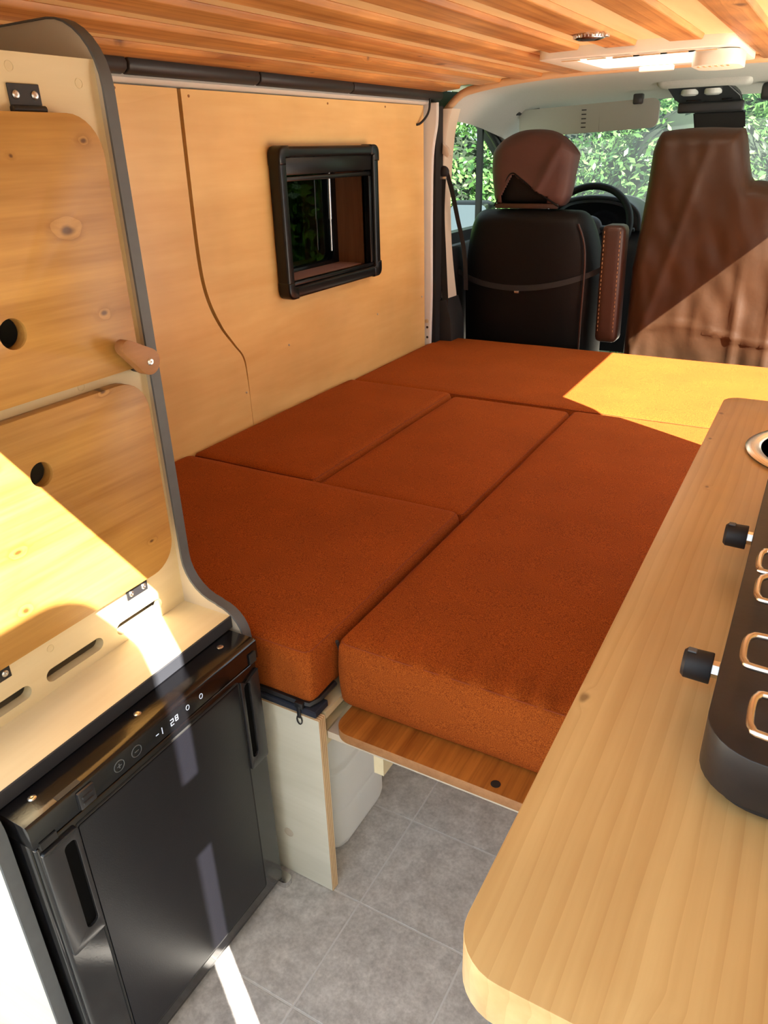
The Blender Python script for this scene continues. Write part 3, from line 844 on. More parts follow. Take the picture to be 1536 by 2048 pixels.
# ================================================================== TALL CABINET
tc_ = empty('tall_cabinet', (-1.0, .51, 0), 'tall pale plywood cabinet with two stained pine doors above the fridge', 'cabinet')
arc = lambda cx, cz, r, a0, a1, n=8: [(cx + r * math.cos(R(a0 + (a1 - a0) * k / n)), cz + r * math.sin(R(a0 + (a1 - a0) * k / n))) for k in range(n + 1)]
def side_outline(bottom):
    o = [(-1.34, 1.366)] + arc(-.868, 1.296, .076, 90, 0) + [(-.792, .655)] + arc(-.722, .655, .070, 180, 262, 7) + arc(-.735, .532, .052, 82, 0, 7) + [(-.683, bottom), (-1.34, bottom)]
    return o
for (a, b, bot) in ((.722, .738, .05), (.284, .300, .002)):
    so = side_outline(bot)
    sp_ = prism('side_panel', so, 1, a, b, 'panel_gray' if a > .5 else 'ply_white', tc_)
    bm = bmesh.new()
    path = so[:-1]
    prev = None
    for i, (x, z) in enumerate(path):
        p0 = path[max(0, i - 1)]; p1 = path[min(len(path) - 1, i + 1)]
        t = Vector((p1[0] - p0[0], p1[1] - p0[1])).normalized(); n_ = Vector((-t.y, t.x))
        row = [bm.verts.new((x + n_.x * e, y, z + n_.y * e)) for e, y in ((.0002, a - .0015), (.0025, a - .0005), (.0025, b + .0005), (.0002, b + .0015))]
        if prev:
            for k in range(3): bm.faces.new((prev[k], prev[k + 1], row[k + 1], row[k]))
        prev = row
    link('edge_band', bm2me(bm, 'edge_band'), 'edge_gray', sp_, smooth=50)
FXF = -.800
d1 = rrect(.348, .966, .699, 1.268, (.03, .012, .045, .045), 8)
d2 = rrect(.348, .660, .702, .950, (.045, .045, .045, .045), 8)
def inset(pts, e):
    cx = sum(p[0] for p in pts) / len(pts); cz = sum(p[1] for p in pts) / len(pts)
    return [(p[0] - e * (1 if p[0] > cx else -1), p[1] - e * (1 if p[1] > cz else -1)) for p in pts]
slots = [rrect(.464, .586, .560, .606, .0099, 6), rrect(.586, .586, .676, .606, .0099, 6), rrect(.345, .586, .440, .606, .0099, 6)]
prism('face_frame', [(.300, .572), (.722, .572), (.722, 1.326), (.300, 1.326)], 0, -.815, FXF, 'ply_pale', tc_, holes=[inset(d1, .02), inset(d2, .02)] + slots)
dd = prism('door', d1, 0, FXF + .001, -.782, 'door_wood', tc_, holes=[circle(.524, 1.045, .0175, 24)], bevel=.003, label='upper stained pine door')
dd2 = prism('door', d2, 0, FXF + .001, -.782, 'door_wood', tc_, holes=[circle(.517, .876, .0155, 24)], bevel=.003, label='lower stained pine door')
def hinge(y, z, up_, par):
    h = box('hinge', (FXF, y - .020, z if up_ else z - .026), (FXF + .0025, y + .020, z + (.026 if up_ else 0)), 'black_satin', par, bevel=.0006, seg=1)
    tube('hinge_barrel', [(FXF + .004, y - .021, z + (.001 if up_ else -.001)), (FXF + .004, y + .021, z + (.001 if up_ else -.001))], .0042, 'black_satin', h, n=10)
    for s in (-.012, .012):
        screw(h, (FXF + .0025, y + s, z + (.015 if up_ else -.017)), 0, 1)
hinge(.617, 1.270, True, tc_); hinge(.425, 1.270, True, tc_)
hinge(.634, .659, False, tc_); hinge(.400, .659, False, tc_)
for (yy, zz) in ((.606, 1.312), (.612, .958), (.695, 1.30), (.48, .635), (.40, .578 + .06)):
    lathe('plug', [(.0055, 0), (.0055, .0005), (.0047, .0006), (.0047, .0001), (0, .0001)], (FXF, yy, zz), 0, 'ply_pale', tc_, n=16)
# turn button: tear-drop of brown wood on a black spacer
def teardrop(c, tip, r0, r1):
    c = Vector(c); tip = Vector(tip); d = (tip - c); L = d.length; an = math.atan2(d.y, d.x); k = math.acos((r0 - r1) / L)
    o = []
    for i in range(15):
        t = an + k + (2 * math.pi - 2 * k) * i / 14; o.append((c.x + r0 * math.cos(t), c.y + r0 * math.sin(t)))
    for i in range(9):
        t = an - k + 2 * k * i / 8; o.append((tip.x + r1 * math.cos(t), tip.y + r1 * math.sin(t)))
    return o
td = prism('turn_button', teardrop((.694, .976), (.662, 1.001), .0175, .0100), 0, -.772, -.757, 'dark_wood', tc_, bevel=.002)
screw(td, (-.757, .694, .976), 0, 1, r=.005)
lathe('spacer', [(.013, 0), (.013, .028), (0, .028)], (FXF, .706, .968), 0, 'black_satin', td, n=16)
# shelves and inside
prism('shelf', [(-.815, .2995), (-.704, .2995), (-.704, .7225), (-.815, .7225)], 2, .556, .572, 'ply_pale', tc_)
box('shelf_edge', (-.7045, .3005, .552), (-.7015, .7215, .5735), 'lipdark', tc_, bevel=.001, seg=1)
box('top_board', (-1.34, .3005, 1.300), (-.8155, .7215, 1.312), 'panel_gray', tc_)
box('middle_board', (-1.34, .3005, .948), (-.8155, .7215, .962), 'panel_gray', tc_)
box('back_board', (-1.35, .3005, .05), (-1.342, .7215, 1.362), 'panel_gray', tc_)
box('inside_floor', (-1.34, .3005, .556), (-.8155, .7215, .572), 'panel_gray', tc_)

# ================================================================== FRIDGE
fr = empty('fridge', (-.86, .512, 0), 'black compressor fridge with glossy control strip under the tall cabinet', 'fridge')
FY0, FY1 = .3075, .7135
box('body', (-1.10, FY0 + .008, .018), (-.690, FY1 - .008, .535), 'black_satin', fr)
# mounting frame: sloping top strip with rounded front lip
prof = [(-.74, .551), (-.664, .552)] + arc(-.656, .546, .006, 80, 0, 4) + [(-.650, .518), (-.74, .518)]
tb = prism('control_strip', prof, 1, FY0, FY1, 'black_gloss', fr, bevel=.0025, label='glossy black control strip with lit digits')
box('side_frame', (-.700, FY0, .016), (-.660, FY0 + .013, .518), 'black_gloss', fr, bevel=.002)
box('side_frame', (-.700, FY1 - .013, .016), (-.660, FY1, .518), 'black_gloss', fr, bevel=.002)
# door
dr = box('door', (-.690, FY0 + .003, .026), (-.652, FY1 - .003, .513), 'black_gloss', fr, bevel=.004, seg=3, label='black fridge door with satin inset panel')
prism('inset_panel', rrect(FY0 + .058, .055, FY1 - .052, .500, .003, 3), 0, -.654, -.6495, 'fridge_door', dr, bevel=.001)
tube('inset_joint', [(-.6515, y, z) for y, z in rrect(FY0 + .056, .053, FY1 - .050, .502, .004, 3)], .0018, 'black_matt', dr, n=6, closed=True)
for (ya, yb_) in ((FY0 + .006, FY0 + .055), (FY1 - .048, FY1 - .006)):
    hp = prism('handle', rrect(ya, .325, yb_, .505, .004, 3), 0, -.656, -.6470, 'handle', dr, holes=[rrect(ya + .026, .345, yb_ - .006, .492, .007, 5) if ya < .5 else rrect(ya + .006, .345, yb_ - .022, .492, .007, 5)], bevel=.0015)
    oo = (ya + .024, yb_ - .004) if ya < .5 else (ya + .004, yb_ - .020)
    box('handle_recess', (-.656, oo[0], .343), (-.6510, oo[1], .494), 'void', hp)  # black face stands in for the shade inside the shallow recess
# plinth, feet, latch and hinge tabs
box('lower_frame', (-.690, FY0, .014), (-.656, FY1, .028), 'black_gloss', fr, bevel=.002)
prism('foot', rrect(-.70, FY1 - .010, -.640, FY1 + .012, .009, 5), 2, .0005, .014, 'steel', fr, bevel=.002)
box('foot', (-.70, FY0 + .01, .0005), (-.66, FY0 + .04, .014), 'black_matt', fr)
box('latch', (-.6525, .372, .520), (-.6455, .396, .546), 'black_satin', fr, bevel=.002)
box('latch_rib', (-.6470, .376, .526), (-.6440, .392, .530), 'black_satin', fr, bevel=.001, seg=1)
box('latch_rib', (-.6470, .376, .535), (-.6440, .392, .539), 'black_satin', fr, bevel=.001, seg=1)
prism('clear_sticker', rrect(.352, -.662, .385, -.6535, .001, 2), 2, .5523, .5527, 'console', fr, fn=lambda co: Vector((co.y, co.x, co.z)))
box('hinge_notch', (-.655, FY0 + .008, .511), (-.648, FY0 + .030, .522), 'black_matt', fr)
box('hinge_notch', (-.655, FY1 - .020, .516), (-.648, FY1 - .006, .534), 'black_matt', fr)
for yy in (.341, .505, .672):
    lathe('screw', [(.0052, 0), (.0052, .0006), (.0036, .0016), (.0012, .0016), (0, .0008)], (-.685, yy, .5512), 2, 'screw', tb, n=14)
# display digits and touch keys (flat print on the strip front)
def seg_digit(y, z, segs, w=.0050, h=.0095, t=.0009):
    S_ = {'a': (0, h, w, h), 'g': (0, h / 2, w, h / 2), 'd': (0, 0, w, 0), 'f': (0, h / 2, 0, h), 'b': (w, h / 2, w, h), 'e': (0, 0, 0, h / 2), 'c': (w, 0, w, h / 2)}
    for s in segs:
        a = S_[s]
        box('digit_segment', (-.6500, y + min(a[0], a[2]) - t / 2, z + min(a[1], a[3]) - t / 2), (-.6493, y + max(a[0], a[2]) + t / 2, z + max(a[1], a[3]) + t / 2), 'led', tb)
seg_digit(.500, .527, 'g', w=.004)
seg_digit(.506, .527, 'bc')
seg_digit(.527, .527, 'abged')
seg_digit(.536, .529, 'abcdefg', w=.0045, h=.008)
for yy, sym in ((.437, '+'), (.466, '-'), (.560, 'o'), (.587, 'o')):
    if sym != 'o':
        tube('touch_key', [(-.6498, yy + .008 * math.cos(t * math.pi / 10), .534 + .008 * math.sin(t * math.pi / 10)) for t in range(20)], .0006, 'edge_gray', tb, n=5, closed=True)
        box('key_mark', (-.6500, yy - .0035, .5334), (-.6493, yy + .0035, .5346), 'edge_gray', tb)
        if sym == '+': box('key_mark', (-.6500, yy - .0006, .5305), (-.6493, yy + .0006, .5375), 'edge_gray', tb)
    else:
        tube('touch_key', [(-.6497, yy + .003 * math.cos(t * math.pi / 6), .534 + .004 * math.sin(t * math.pi / 6)) for t in range(12)], .0005, 'led', tb, n=5, closed=True)

# ================================================================== KITCHEN UNIT
ku = empty('kitchen_cabinet', (.1, .78, 0), 'white kitchen cabinet with a shade-grey corner post carrying the pine worktop', 'cabinet')
box('body', (-.070, .262, .002), (.285, 1.29, .7945), 'ply_white', ku, bevel=.001, seg=1)
for k in range(3):
    y0 = .275 + k * .338
    d = prism('door', rrect(y0, .05, y0 + .33, .77, .02), 0, -.086, -.0705, 'ply_white', ku, bevel=.002)
    lathe('finger_hole', [(0, 0), (.016, 0), (.016, -.0006), (0, -.0006)], (-.0862, y0 + .165, .66), 0, 'black_matt', d, n=20)
box('shade_post', (-.088, .256, .002), (-.070, .274, .7945), 'edge_gray', ku, bevel=.002)  # grey strip puts the shade of the cabinet's side into the colour
wt = prism('worktop', rrect(-.105, .232, .286, 1.345, (.030, .03, .012, .028), 8), 2, .795, .830, 'worktop', None, holes=[circle(.064, 1.114, .098, 40)], bevel=.006, seg=3, label='pale pine worktop with rounded corners holding hob and sink', cat='worktop')
# sink
sk = lathe('round_sink', [(.112, .0008), (.114, .003), (.110, .0055), (.100, .0055), (.094, .003), (.090, -.02), (.086, -.09), (.070, -.11), (.02, -.114), (.0, -.114), (0, -.116), (.072, -.112), (.089, -.09), (.0945, -.01), (.096, .0008)], (.064, 1.114, .830), 2, 'steel', None, n=56, label='round steel sink set into the far end of the worktop', cat='sink')
lathe('drain', [(.018, 0), (.018, .002), (0, .002)], (.064, 1.114, .7165), 2, 'black_matt', sk, n=20)
# hob
hb = empty('gas_hob', (.12, .62, .83), 'black enamel two-burner gas hob standing on the worktop', 'gas hob')
hx0, hx1, hy0, hy1 = -.010, .262, .402, .905
prism('body', rrect(hx0, hy0, hx1, hy1, .036, 8), 2, .842, .880, 'hob', hb, bevel=.006, seg=3)
prism('base', rrect(hx0 + .006, hy0 + .004, hx1 - .006, hy1 - .004, .034, 8), 2, .836, .842, 'black_matt', hb)
for (x, y) in ((.03, .445), (.225, .445), (.03, .865), (.225, .865)):
    lathe('foot', [(.014, 0), (.016, .002), (.013, .0065), (0, .0065)], (x, y, .8302), 2, 'rubber', hb, n=18)
for yy in (.518, .757):
    kn = lathe('knob', [(.0, -.037), (.0095, -.037), (.0118, -.0345), (.0122, -.0165), (.0118, -.0158), (0, -.0158)], (0, yy, .8575), 0, 'rubber', hb, n=26)
    box('knob_mark', (-.0345, yy - .003, .8690), (-.028, yy + .003, .8704), 'edge_gray', kn, bevel=.0005, seg=1)
    lathe('shaft_nut', [(.0066, -.0156), (.0066, -.0108), (.0045, -.0106), (.0045, -.0095), (0, -.0095)], (0, yy, .8575), 0, 'wire', kn, n=6)
for yy in (.535, .775):
    bu = lathe('burner', [(.052, 0), (.052, .004), (.040, .007), (.034, .016), (.020, .018), (0, .018)], (.125, yy, .8795), 2, 'steel', hb, n=36)
    lathe('burner_cap', [(.030, 0), (.030, .006), (.022, .009), (0, .009)], (.125, yy, .8975), 2, 'hob', bu, n=30)
    # wire pan support: four bent loops on a square ring
    ring = [(x, y, .8985) for x, y in rrect(.045, yy - .080, .205, yy + .080, .014, 4)]
    ps = tube('pan_support', ring, .0026, 'wire', hb, n=8, closed=True)
    for (dy) in (-.062, .030):
        lp = smoothpath([(.060, yy + dy, .899), (.012, yy + dy, .899), (.005, yy + dy + .004, .899), (.003, yy + dy + .012, .899), (.003, yy + dy + .030, .899), (.006, yy + dy + .038, .899), (.014, yy + dy + .041, .899), (.060, yy + dy + .041, .899)], 4)
        tube('support_wire', lp, .0026, 'wire', ps)
        lp2 = [Vector((.25 - p.x, p.y, p.z)) for p in lp]
        tube('support_wire', lp2, .0026, 'wire', ps)
    if yy < .6:
        for (ya, yb2, xm) in ((.612, .652, .000), (.405, .446, .014)):
            tube('support_wire', smoothpath([(.08, ya, .899), (xm + .010, ya, .899), (xm + .002, ya + .004, .899), (xm, ya + .012, .899), (xm, yb2 - .012, .899), (xm + .002, yb2 - .004, .899), (xm + .010, yb2, .899), (.08, yb2, .899)], 4), .0026, 'wire', ps)
    for sx in (.045, .205):
        for sy in (-.08, .08):
            tube('support_leg', [(sx, yy + sy * .9, .8985), (sx, yy + sy * .9, .8795)], .0026, 'wire', ps)

# ================================================================== CAB
# ---- heightfield seat: columns over x with rounded rim
def seatform(name, xs, ztop, zbot, yback, thick, rim, mat, parent, wr=None, nv=46, **kw):
    xs = list(xs)
    top = np.array([[x, ztop(x)] for x in xs])
    poly = np.vstack([[[xs[0], zbot]], top, [[xs[-1], zbot]]])
    A, B = poly[:-1], poly[1:]
    def dist(p):
        d = B - A; t = np.clip(((p - A) * d).sum(1) / np.maximum((d * d).sum(1), 1e-12), 0, 1)
        return np.sqrt((((A + d * t[:, None]) - p) ** 2).sum(1)).min()
    bm = bmesh.new(); back = []; front = []
    vs = [1 - (1 - k / nv) ** 1.7 for k in range(nv + 1)]
    for x in xs:
        rb = []; rf = []
        for v in vs:
            z = zbot + (ztop(x) - zbot) * v
            d = min(1, dist(np.array([x, z])) / rim)
            e = 1 - math.sqrt(max(0, 1 - (1 - d) ** 2))
            y = yback(x, z)
            k = e * thick * .5
            wv = wr(x, z) * min(1, d * 1.5) if wr else 0
            rb.append(bm.verts.new((x, y + k + wv, z)))
            rf.append(bm.verts.new((x, y + thick - k, z)))
        back.append(rb); front.append(rf)
    for G in (back, front):
        for i in range(len(G) - 1):
            for j in range(nv):
                bm.faces.new((G[i][j], G[i + 1][j], G[i + 1][j + 1], G[i][j + 1]))
    for i in range(len(xs) - 1):
        bm.faces.new((back[i][0], back[i + 1][0], front[i + 1][0], front[i][0]))
    bmesh.ops.remove_doubles(bm, verts=bm.verts, dist=1e-5)
    return link(name, bm2me(bm, name), mat, parent, smooth=80, **kw)

# driver seat
ds = empty('driver_seat', (-1.05, 3.1, -.35), 'black leather driver seat with a brown cover over its headrest', 'seat')
def dtop(x):
    u = abs(x + 1.045) / .262
    return 1.002 - .012 * u ** 2 - .17 * max(0, (u - .62) / .38) ** 2.6
def dyb(x, z): return 2.955 - .06 * (z - .5) + .06 * (abs(x + 1.045) / .29) ** 4
nx_ = 60
xsd = [-1.045 + .292 * math.sin(math.pi / 2 * (2 * k / nx_ - 1)) for k in range(nx_ + 1)]
def dtop2(x):
    u = min(1, abs(x + 1.045) / .292)
    return 1.002 - .010 * u ** 2 - .26 * max(0, (u - .60) / .40) ** 3.2
seatform('backrest', xsd, dtop2, .10, dyb, .16, .05, 'leather', ds)
box('seat_base', (-1.32, 3.0, -.35), (-.78, 3.5, .12), 'leather', ds, bevel=.04, seg=4)
# strap round the backrest
bm = bmesh.new(); prev = None
for k in range(31):
    u = k / 30; x = -1.345 + .60 * u
    z = .755 - .062 * math.sin(math.pi * min(1, u * 1.0)) ** .8 + .035 * u
    y = dyb(max(-1.33, min(-.76, x)), z) - .005
    row = [bm.verts.new((x, y, z + s)) for s in (-.011, .011)] + [bm.verts.new((x, y + .004, z + s)) for s in (.011, -.011)]
    if prev:
        for q_ in range(4): bm.faces.new((prev[q_], prev[(q_ + 1) % 4], row[(q_ + 1) % 4], row[q_]))
    prev = row
link('strap', bm2me(bm, 'strap'), 'black_matt', ds)
box('strap_buckle', (-1.075, 2.938, .690), (-1.055, 2.946, .702), 'screw', ds, bevel=.002)
# piping down the right side of the backrest
tube('piping', smoothpath([(-.80, 2.965, .30), (-.80, 2.955, .6), (-.802, 2.945, .85), (-.835, 2.94, .955)], 6), .004, 'arm_leather', ds)
# headrest
for sx in (-1.11, -.985):
    tube('headrest_post', [(sx, 3.02, .96), (sx, 3.03, 1.06)], .007, 'steel', ds)
softbox('headrest', (-1.185, 2.985, 1.015), (-.915, 3.075, 1.25), .04, 'leather', ds, n=(8, 4, 8))
def hwarp(p):
    h = (p.z - 1.005) / .27
    cx = -1.055
    w_ = .90 + .18 * math.sin(min(1, max(0, h)) * math.pi * .75)
    q_ = p.copy()
    q_.x = cx + (p.x - cx) * w_ + .008 * noise.noise(p * 9)
    if h > .6: q_.z -= .07 * (abs(p.x - cx) / .16) ** 2.4 * (h - .6) / .4
    q_.y += .010 * noise.noise(p * 7 + Vector((4, 0, 0))) + (.012 * (h - .5) if p.y < 3.03 else 0)
    # a crease running down the right of the cover
    if p.y < 3.0: q_.y -= .008 * math.exp(-((p.x + .985 - .12 * (h - .5)) / .018) ** 2)
    return q_
bm = softbox_bm((-1.205, 2.972, 1.003), (-.895, 3.09, 1.275), .045, (40, 6, 40), hwarp)
# opening flap: cut a peaked gap in the cover's rear face
def flap_z(x): 
    pk = -1.115
    return 1.127 - (.155 * ((pk - x) / .085) ** 1.0 if x < pk else .118 * ((x - pk) / .19)) if True else 0
dele = [f for f in bm.faces if (c := f.calc_center_median()).y < 3.0 and c.z < flap_z(c.x) and -1.20 < c.x < -.915 or f.calc_center_median().z < 1.012]
bmesh.ops.delete(bm, geom=dele, context='FACES')
hc = link('headrest_cover', bm2me(bm, 'headrest_cover'), 'hood_cover', ds, smooth=60, label='mauve brown cloth cover with a peaked opening')
md = hc.modifiers.new('thickness', 'SOLIDIFY'); md.thickness = .003; md.offset = 1
tube('hem', smoothpath([(-1.19, 2.980, 1.012), (-1.16, 2.974, 1.062), (-1.135, 2.972, 1.115), (-1.115, 2.972, 1.130), (-1.09, 2.970, 1.116), (-1.02, 2.968, 1.068), (-.955, 2.968, 1.03), (-.925, 2.974, 1.012)], 5), .003, 'leather', hc)
box('cover_band', (-1.185, 2.976, 1.004), (-.93, 2.986, 1.022), 'arm_leather', hc, bevel=.003)
# armrest, folded up beside the seat
def awarp(p):
    return Vector((p.x + .02 * (p.z - .55) * -1.0, p.y - .02 * (p.z - .55), p.z))
ar = softbox('armrest', (-.735, 2.925, .525), (-.650, 3.02, .955), .022, 'arm_leather', ds, n=(4, 4, 14), warp=awarp, label='brown leather armrest folded upright')
for sx in (-.722, -.664):
    for k in range(24):
        z = .57 + k * .0155
        box('stitch', (sx - .0008 - .02 * (z - .55), 2.9225 - .02 * (z - .55) + (.0012 if True else 0), z), (sx + .0008 - .02 * (z - .55), 2.926 - .02 * (z - .55), z + .008), 'stitch', ar)

# passenger bench with loose brown cover
pb = empty('passenger_bench', (-.15, 3.1, -.35), 'double passenger seat under a loose brown fabric cover, partly sunlit', 'seat')
def ss(a, b, x):
    t = min(1, max(0, (x - a) / (b - a))); return t * t * (3 - 2 * t)
def ptop(x):
    h1 = ss(-.628, -.572, x) ** .6 * (1 - ss(-.318, -.262, x))
    h2 = ss(-.06, .0, x) * (1 - ss(.24, .285, x))
    base = 1.085 + .015 * math.exp(-((x + .25) / .06) ** 2)
    left = ss(-.64, -.60, x)
    hump = max(h1 * (.178 - .012 * ((x + .45) / .15) ** 2), h2 * .17)
    return (base - .0) * 1.0 + hump if x > -.60 else .78 + (base + hump - .78) * ss(-.634, -.585, x) ** .55
xsp = [-.632 + .0005] + [-.632 + .068 * (k / 16) ** 1.6 for k in range(1, 17)] + [-.564 + (.27 + .564) * k / 80 for k in range(1, 81)] + [.275, .28]
def pyb(x, z): return 2.948 - .085 * (z - .5) + .012 * math.sin(x * 9) - .02 * ss(.8, .4, z)
def pwr(x, z):
    f = 0
    f += .012 * noise.noise(Vector((x * 6, z * 5, 1)))
    f += .006 * noise.noise(Vector((x * 18 + z * 4, z * 9, 4)))
    low = ss(.85, .55, z)
    f += low * .010 * abs(noise.noise(Vector((x * 16, z * 3.0, 9)))) - low * .004
    f -= .010 * math.exp(-((x + .24 + .05 * (z - .6)) / .014) ** 2) * ss(.92, .7, z)
    f -= .007 * math.exp(-((z - .595 - .02 * math.sin(x * 11)) / .009) ** 2) * ss(-.6, -.5, x)
    f -= .006 * math.exp(-((x + .56 - .25 * (z - .6)) / .016) ** 2)
    f -= .009 * math.exp(-((x + .13 + .04 * (z - .6)) / .012) ** 2) * ss(.95, .75, z)
    return f
seatform('backrest_cover', xsp, ptop, .30, pyb, .16, .055, 'cover', pb, wr=pwr, nv=90)
box('seat_base', (-.62, 3.02, -.35), (.28, 3.5, .12), 'cover', pb, bevel=.04, seg=4)

# ---- seat belt on the left pillar
sb = empty('seat_belt', (-1.31, 2.78, .5), 'black seat belt hanging from its anchor on the cream pillar', 'seat belt')
lathe('anchor', [(.020, 0), (.022, -.006), (.018, -.016), (.008, -.020), (0, -.020)], (-1.318, 2.79, 1.142), 1, 'black_satin', sb, n=22)
def ribbon(name, pts, w_, parent, mat):
    pts = smoothpath(pts, 6); bm = bmesh.new(); prev = None
    for p in pts:
        row = [bm.verts.new(p + Vector((dx, dy, 0))) for dx, dy in ((-w_ / 2, 0), (w_ / 2, 0), (w_ / 2, .002), (-w_ / 2, .002))]
        if prev:
            for k in range(4): bm.faces.new((prev[k], prev[(k + 1) % 4], row[(k + 1) % 4], row[k]))
        prev = row
    return link(name, bm2me(bm, name), mat, parent)
ribbon('webbing', [(-1.322, 2.783, 1.13), (-1.326, 2.782, 1.0), (-1.318, 2.782, .85), (-1.30, 2.775, .62)], .026, sb, 'black_matt')
ribbon('webbing', [(-1.304, 2.78, 1.14), (-1.290, 2.80, 1.07), (-1.276, 2.82, .98), (-1.262, 2.86, .85), (-1.26, 2.88, .70)], .018, sb, 'black_matt')
box('anchor_slot', (-1.330, 2.766, 1.118), (-1.300, 2.774, 1.128), 'screw', sb, bevel=.002)
hk = prism('coat_hook', [(-1.318, 1.205), (-1.296, 1.190), (-1.286, 1.20), (-1.296, 1.225), (-1.316, 1.240)], 1, 2.766, 2.785, 'cream', None, bevel=.004, label='small cream plastic coat hook on the pillar above the belt anchor', cat='hook')

# ---- loose cable at the top corner of the wall
tube('cable', smoothpath([(-1.335, 2.70, 1.385), (-1.335, 2.695, 1.35), (-1.34, 2.68, 1.325), (-1.350, 2.655, 1.305), (-1.358, 2.64, 1.30)], 6), .004, 'black_matt', None, label='short black cable dangling at the top front corner of the wall', cat='cable')

# ---- dashboard
da = empty('dashboard', (CX, 3.9, .3), 'dark plastic dashboard with an arched instrument hood behind the wheel', 'dashboard')
prism('body', [(3.72, .30), (4.34, .30), (4.34, .88), (4.20, .905), (3.86, .895), (3.76, .85), (3.72, .70)], 0, -1.36, .30, 'dash', da, bevel=.02, seg=3, smooth=50)
prof = smoothpath([(-1.20, .86, 0), (-1.19, .93, 0), (-1.12, .985, 0), (-.99, 1.002, 0), (-.86, .985, 0), (-.79, .935, 0), (-.775, .86, 0)], 6)
inner = [(-.9875 + (v.x + .9875) * .86, .86 + (v.y - .86) * .84) for v in prof]
prism('instrument_hood', [(v.x, v.y) for v in prof], 1, 3.735, 4.02, 'dash', da, holes=[], bevel=.008)
prism('instrument_panel', inner, 1, 3.725, 3.736, 'black_gloss', da)
hood_rim = [(v.x, 3.73, v.y) for v in prof]
tube('hood_rim', hood_rim, .010, 'dash', da)

# ---- steering wheel
sw = empty('steering_wheel', (-.975, 3.56, .88), 'black steering wheel seen between the two seats', 'steering wheel')
tilt = R(28)
def swp(a, b, d=0):
    # a: right, b: up in wheel plane, d: toward driver
    return Vector((-.975 + a, 3.56 + b * math.sin(tilt) - d * math.cos(tilt), .885 + b * math.cos(tilt) + d * math.sin(tilt)))
tube('rim', [swp(.190 * math.cos(t * math.pi / 24), .190 * math.sin(t * math.pi / 24)) for t in range(48)], .0155, 'leather', sw, n=12, closed=True)
for an in (0, 180, 270):
    c, s_ = math.cos(R(an)), math.sin(R(an))
    tube('spoke', [swp(.05 * c, .05 * s_, -.012), swp(.18 * c, .18 * s_, 0)], .014, 'dash', sw)
bm = bmesh.new()
bmesh.ops.create_uvsphere(bm, u_segments=24, v_segments=12, radius=1)
for v in bm.verts: v.co = swp(v.co.x * .07, v.co.y * .06, v.co.z * .025 - .01)
link('hub', bm2me(bm, 'hub'), 'dash', sw, smooth=60)
tube('column', [swp(0, 0, -.02), swp(0, 0, -.165)], .04, 'dash', sw, n=14)
tube('stalk', [swp(.03, 0, -.07), swp(.20, .02, -.06)], .008, 'dash', sw)

# ---- sun visor
vs_ = empty('sun_visor', (-1.0, 3.5, 1.28), 'folded grey vinyl sun visor under the headliner on the driver side', 'sun visor')
vpts = rrect(-1.285, 1.272, -.700, 1.378, (.012, .03, .03, .012), 6)
def vwarp(co):
    u = (co.x + 1.285) / .585
    return Vector((co.x, co.y + .08 * (1.378 - co.z) - .012, co.z + .022 * (u - .5) - .006))
prism('panel', vpts, 1, 3.485, 3.503, 'visor', vs_, bevel=.006, seg=3, fn=vwarp)
tube('pivot_rod', [(-1.295, 3.485, 1.352), (-1.20, 3.487, 1.362)], .006, 'console', vs_)
box('pivot_mount', (-1.325, 3.44, 1.342), (-1.275, 3.49, 1.372), 'console', vs_, bevel=.008, seg=3)
box('clip', (-.805, 3.462, 1.362), (-.765, 3.49, 1.400), 'console', vs_, bevel=.006)
for k in range(5):
    z = 1.352 - k * .016
    box('printed_mark', (-1.012, 3.4835 + .08 * (1.378 - z) - .0125, z - .003), (-.992, 3.4842 + .08 * (1.378 - z) - .0125, z + .0015), 'console', vs_)
tube('fold_line', [(-.938, 3.474 + .08 * .012, 1.366), (-.936, 3.474 + .08 * .10, 1.272)], .0012, 'console', vs_, n=5)
vs2 = empty('sun_visor', (.0, 3.5, 1.33), 'dark grey sun visor pivot at the right edge beside the overhead console', 'sun visor')
softbox('panel', (-.335, 3.44, 1.352), (.22, 3.47, 1.412), .014, 'console', vs2, n=(8, 2, 4))

# ---- overhead console
oc = empty('overhead_console', (CX, 3.45, 1.33), 'black overhead console with two reading lamps above the windscreen', 'console')
softbox('pod', (-.70, 3.34, 1.405), (-.36, 3.62, 1.465), .03, 'felt', oc, n=(6, 6, 3))
def cfn(co):
    return Vector((co.x, co.y, co.z - .045 * (co.y - 3.36) / .14))
# tilted plate, wide at the rear edge
bm = bmesh.new()
v = [(-.665, 3.37, 1.408), (-.445, 3.37, 1.410), (-.400, 3.46, 1.372), (-.395, 3.50, 1.352), (-.625, 3.50, 1.352), (-.64, 3.46, 1.368)]
lo_ = [bm.verts.new(p) for p in v]
hi_ = [bm.verts.new((p[0] + (CX - p[0]) * .08, p[1] + .02, p[2] + .022)) for p in v]
bm.faces.new(lo_); bm.faces.new(hi_)
for k in range(6): bm.faces.new((lo_[k], lo_[(k + 1) % 6], hi_[(k + 1) % 6], hi_[k]))
bmesh.ops.bevel(bm, geom=bm.edges[:], offset=.006, segments=3, affect='EDGES')
link('panel', bm2me(bm, 'panel'), 'console', oc, smooth=40)
bm = bmesh.new()
softbox('lip', (-.632, 3.480, 1.322), (-.390, 3.515, 1.360), .008, 'console', oc, n=(4, 2, 2))
for cx in (-.582, -.498):
    lp = lathe('reading_lamp', [(.033, .012), (.031, -.004), (.022, -.009), (0, -.010)], (cx, 3.415, 1.3875), 2, 'lens', oc, n=28)
for (a, b) in ((-.60, -.545), (-.47, -.43)):
    box('switch', (a, 3.462, 1.362), (b, 3.472, 1.3665), 'black_gloss', oc, bevel=.002)
bm = bmesh.new()
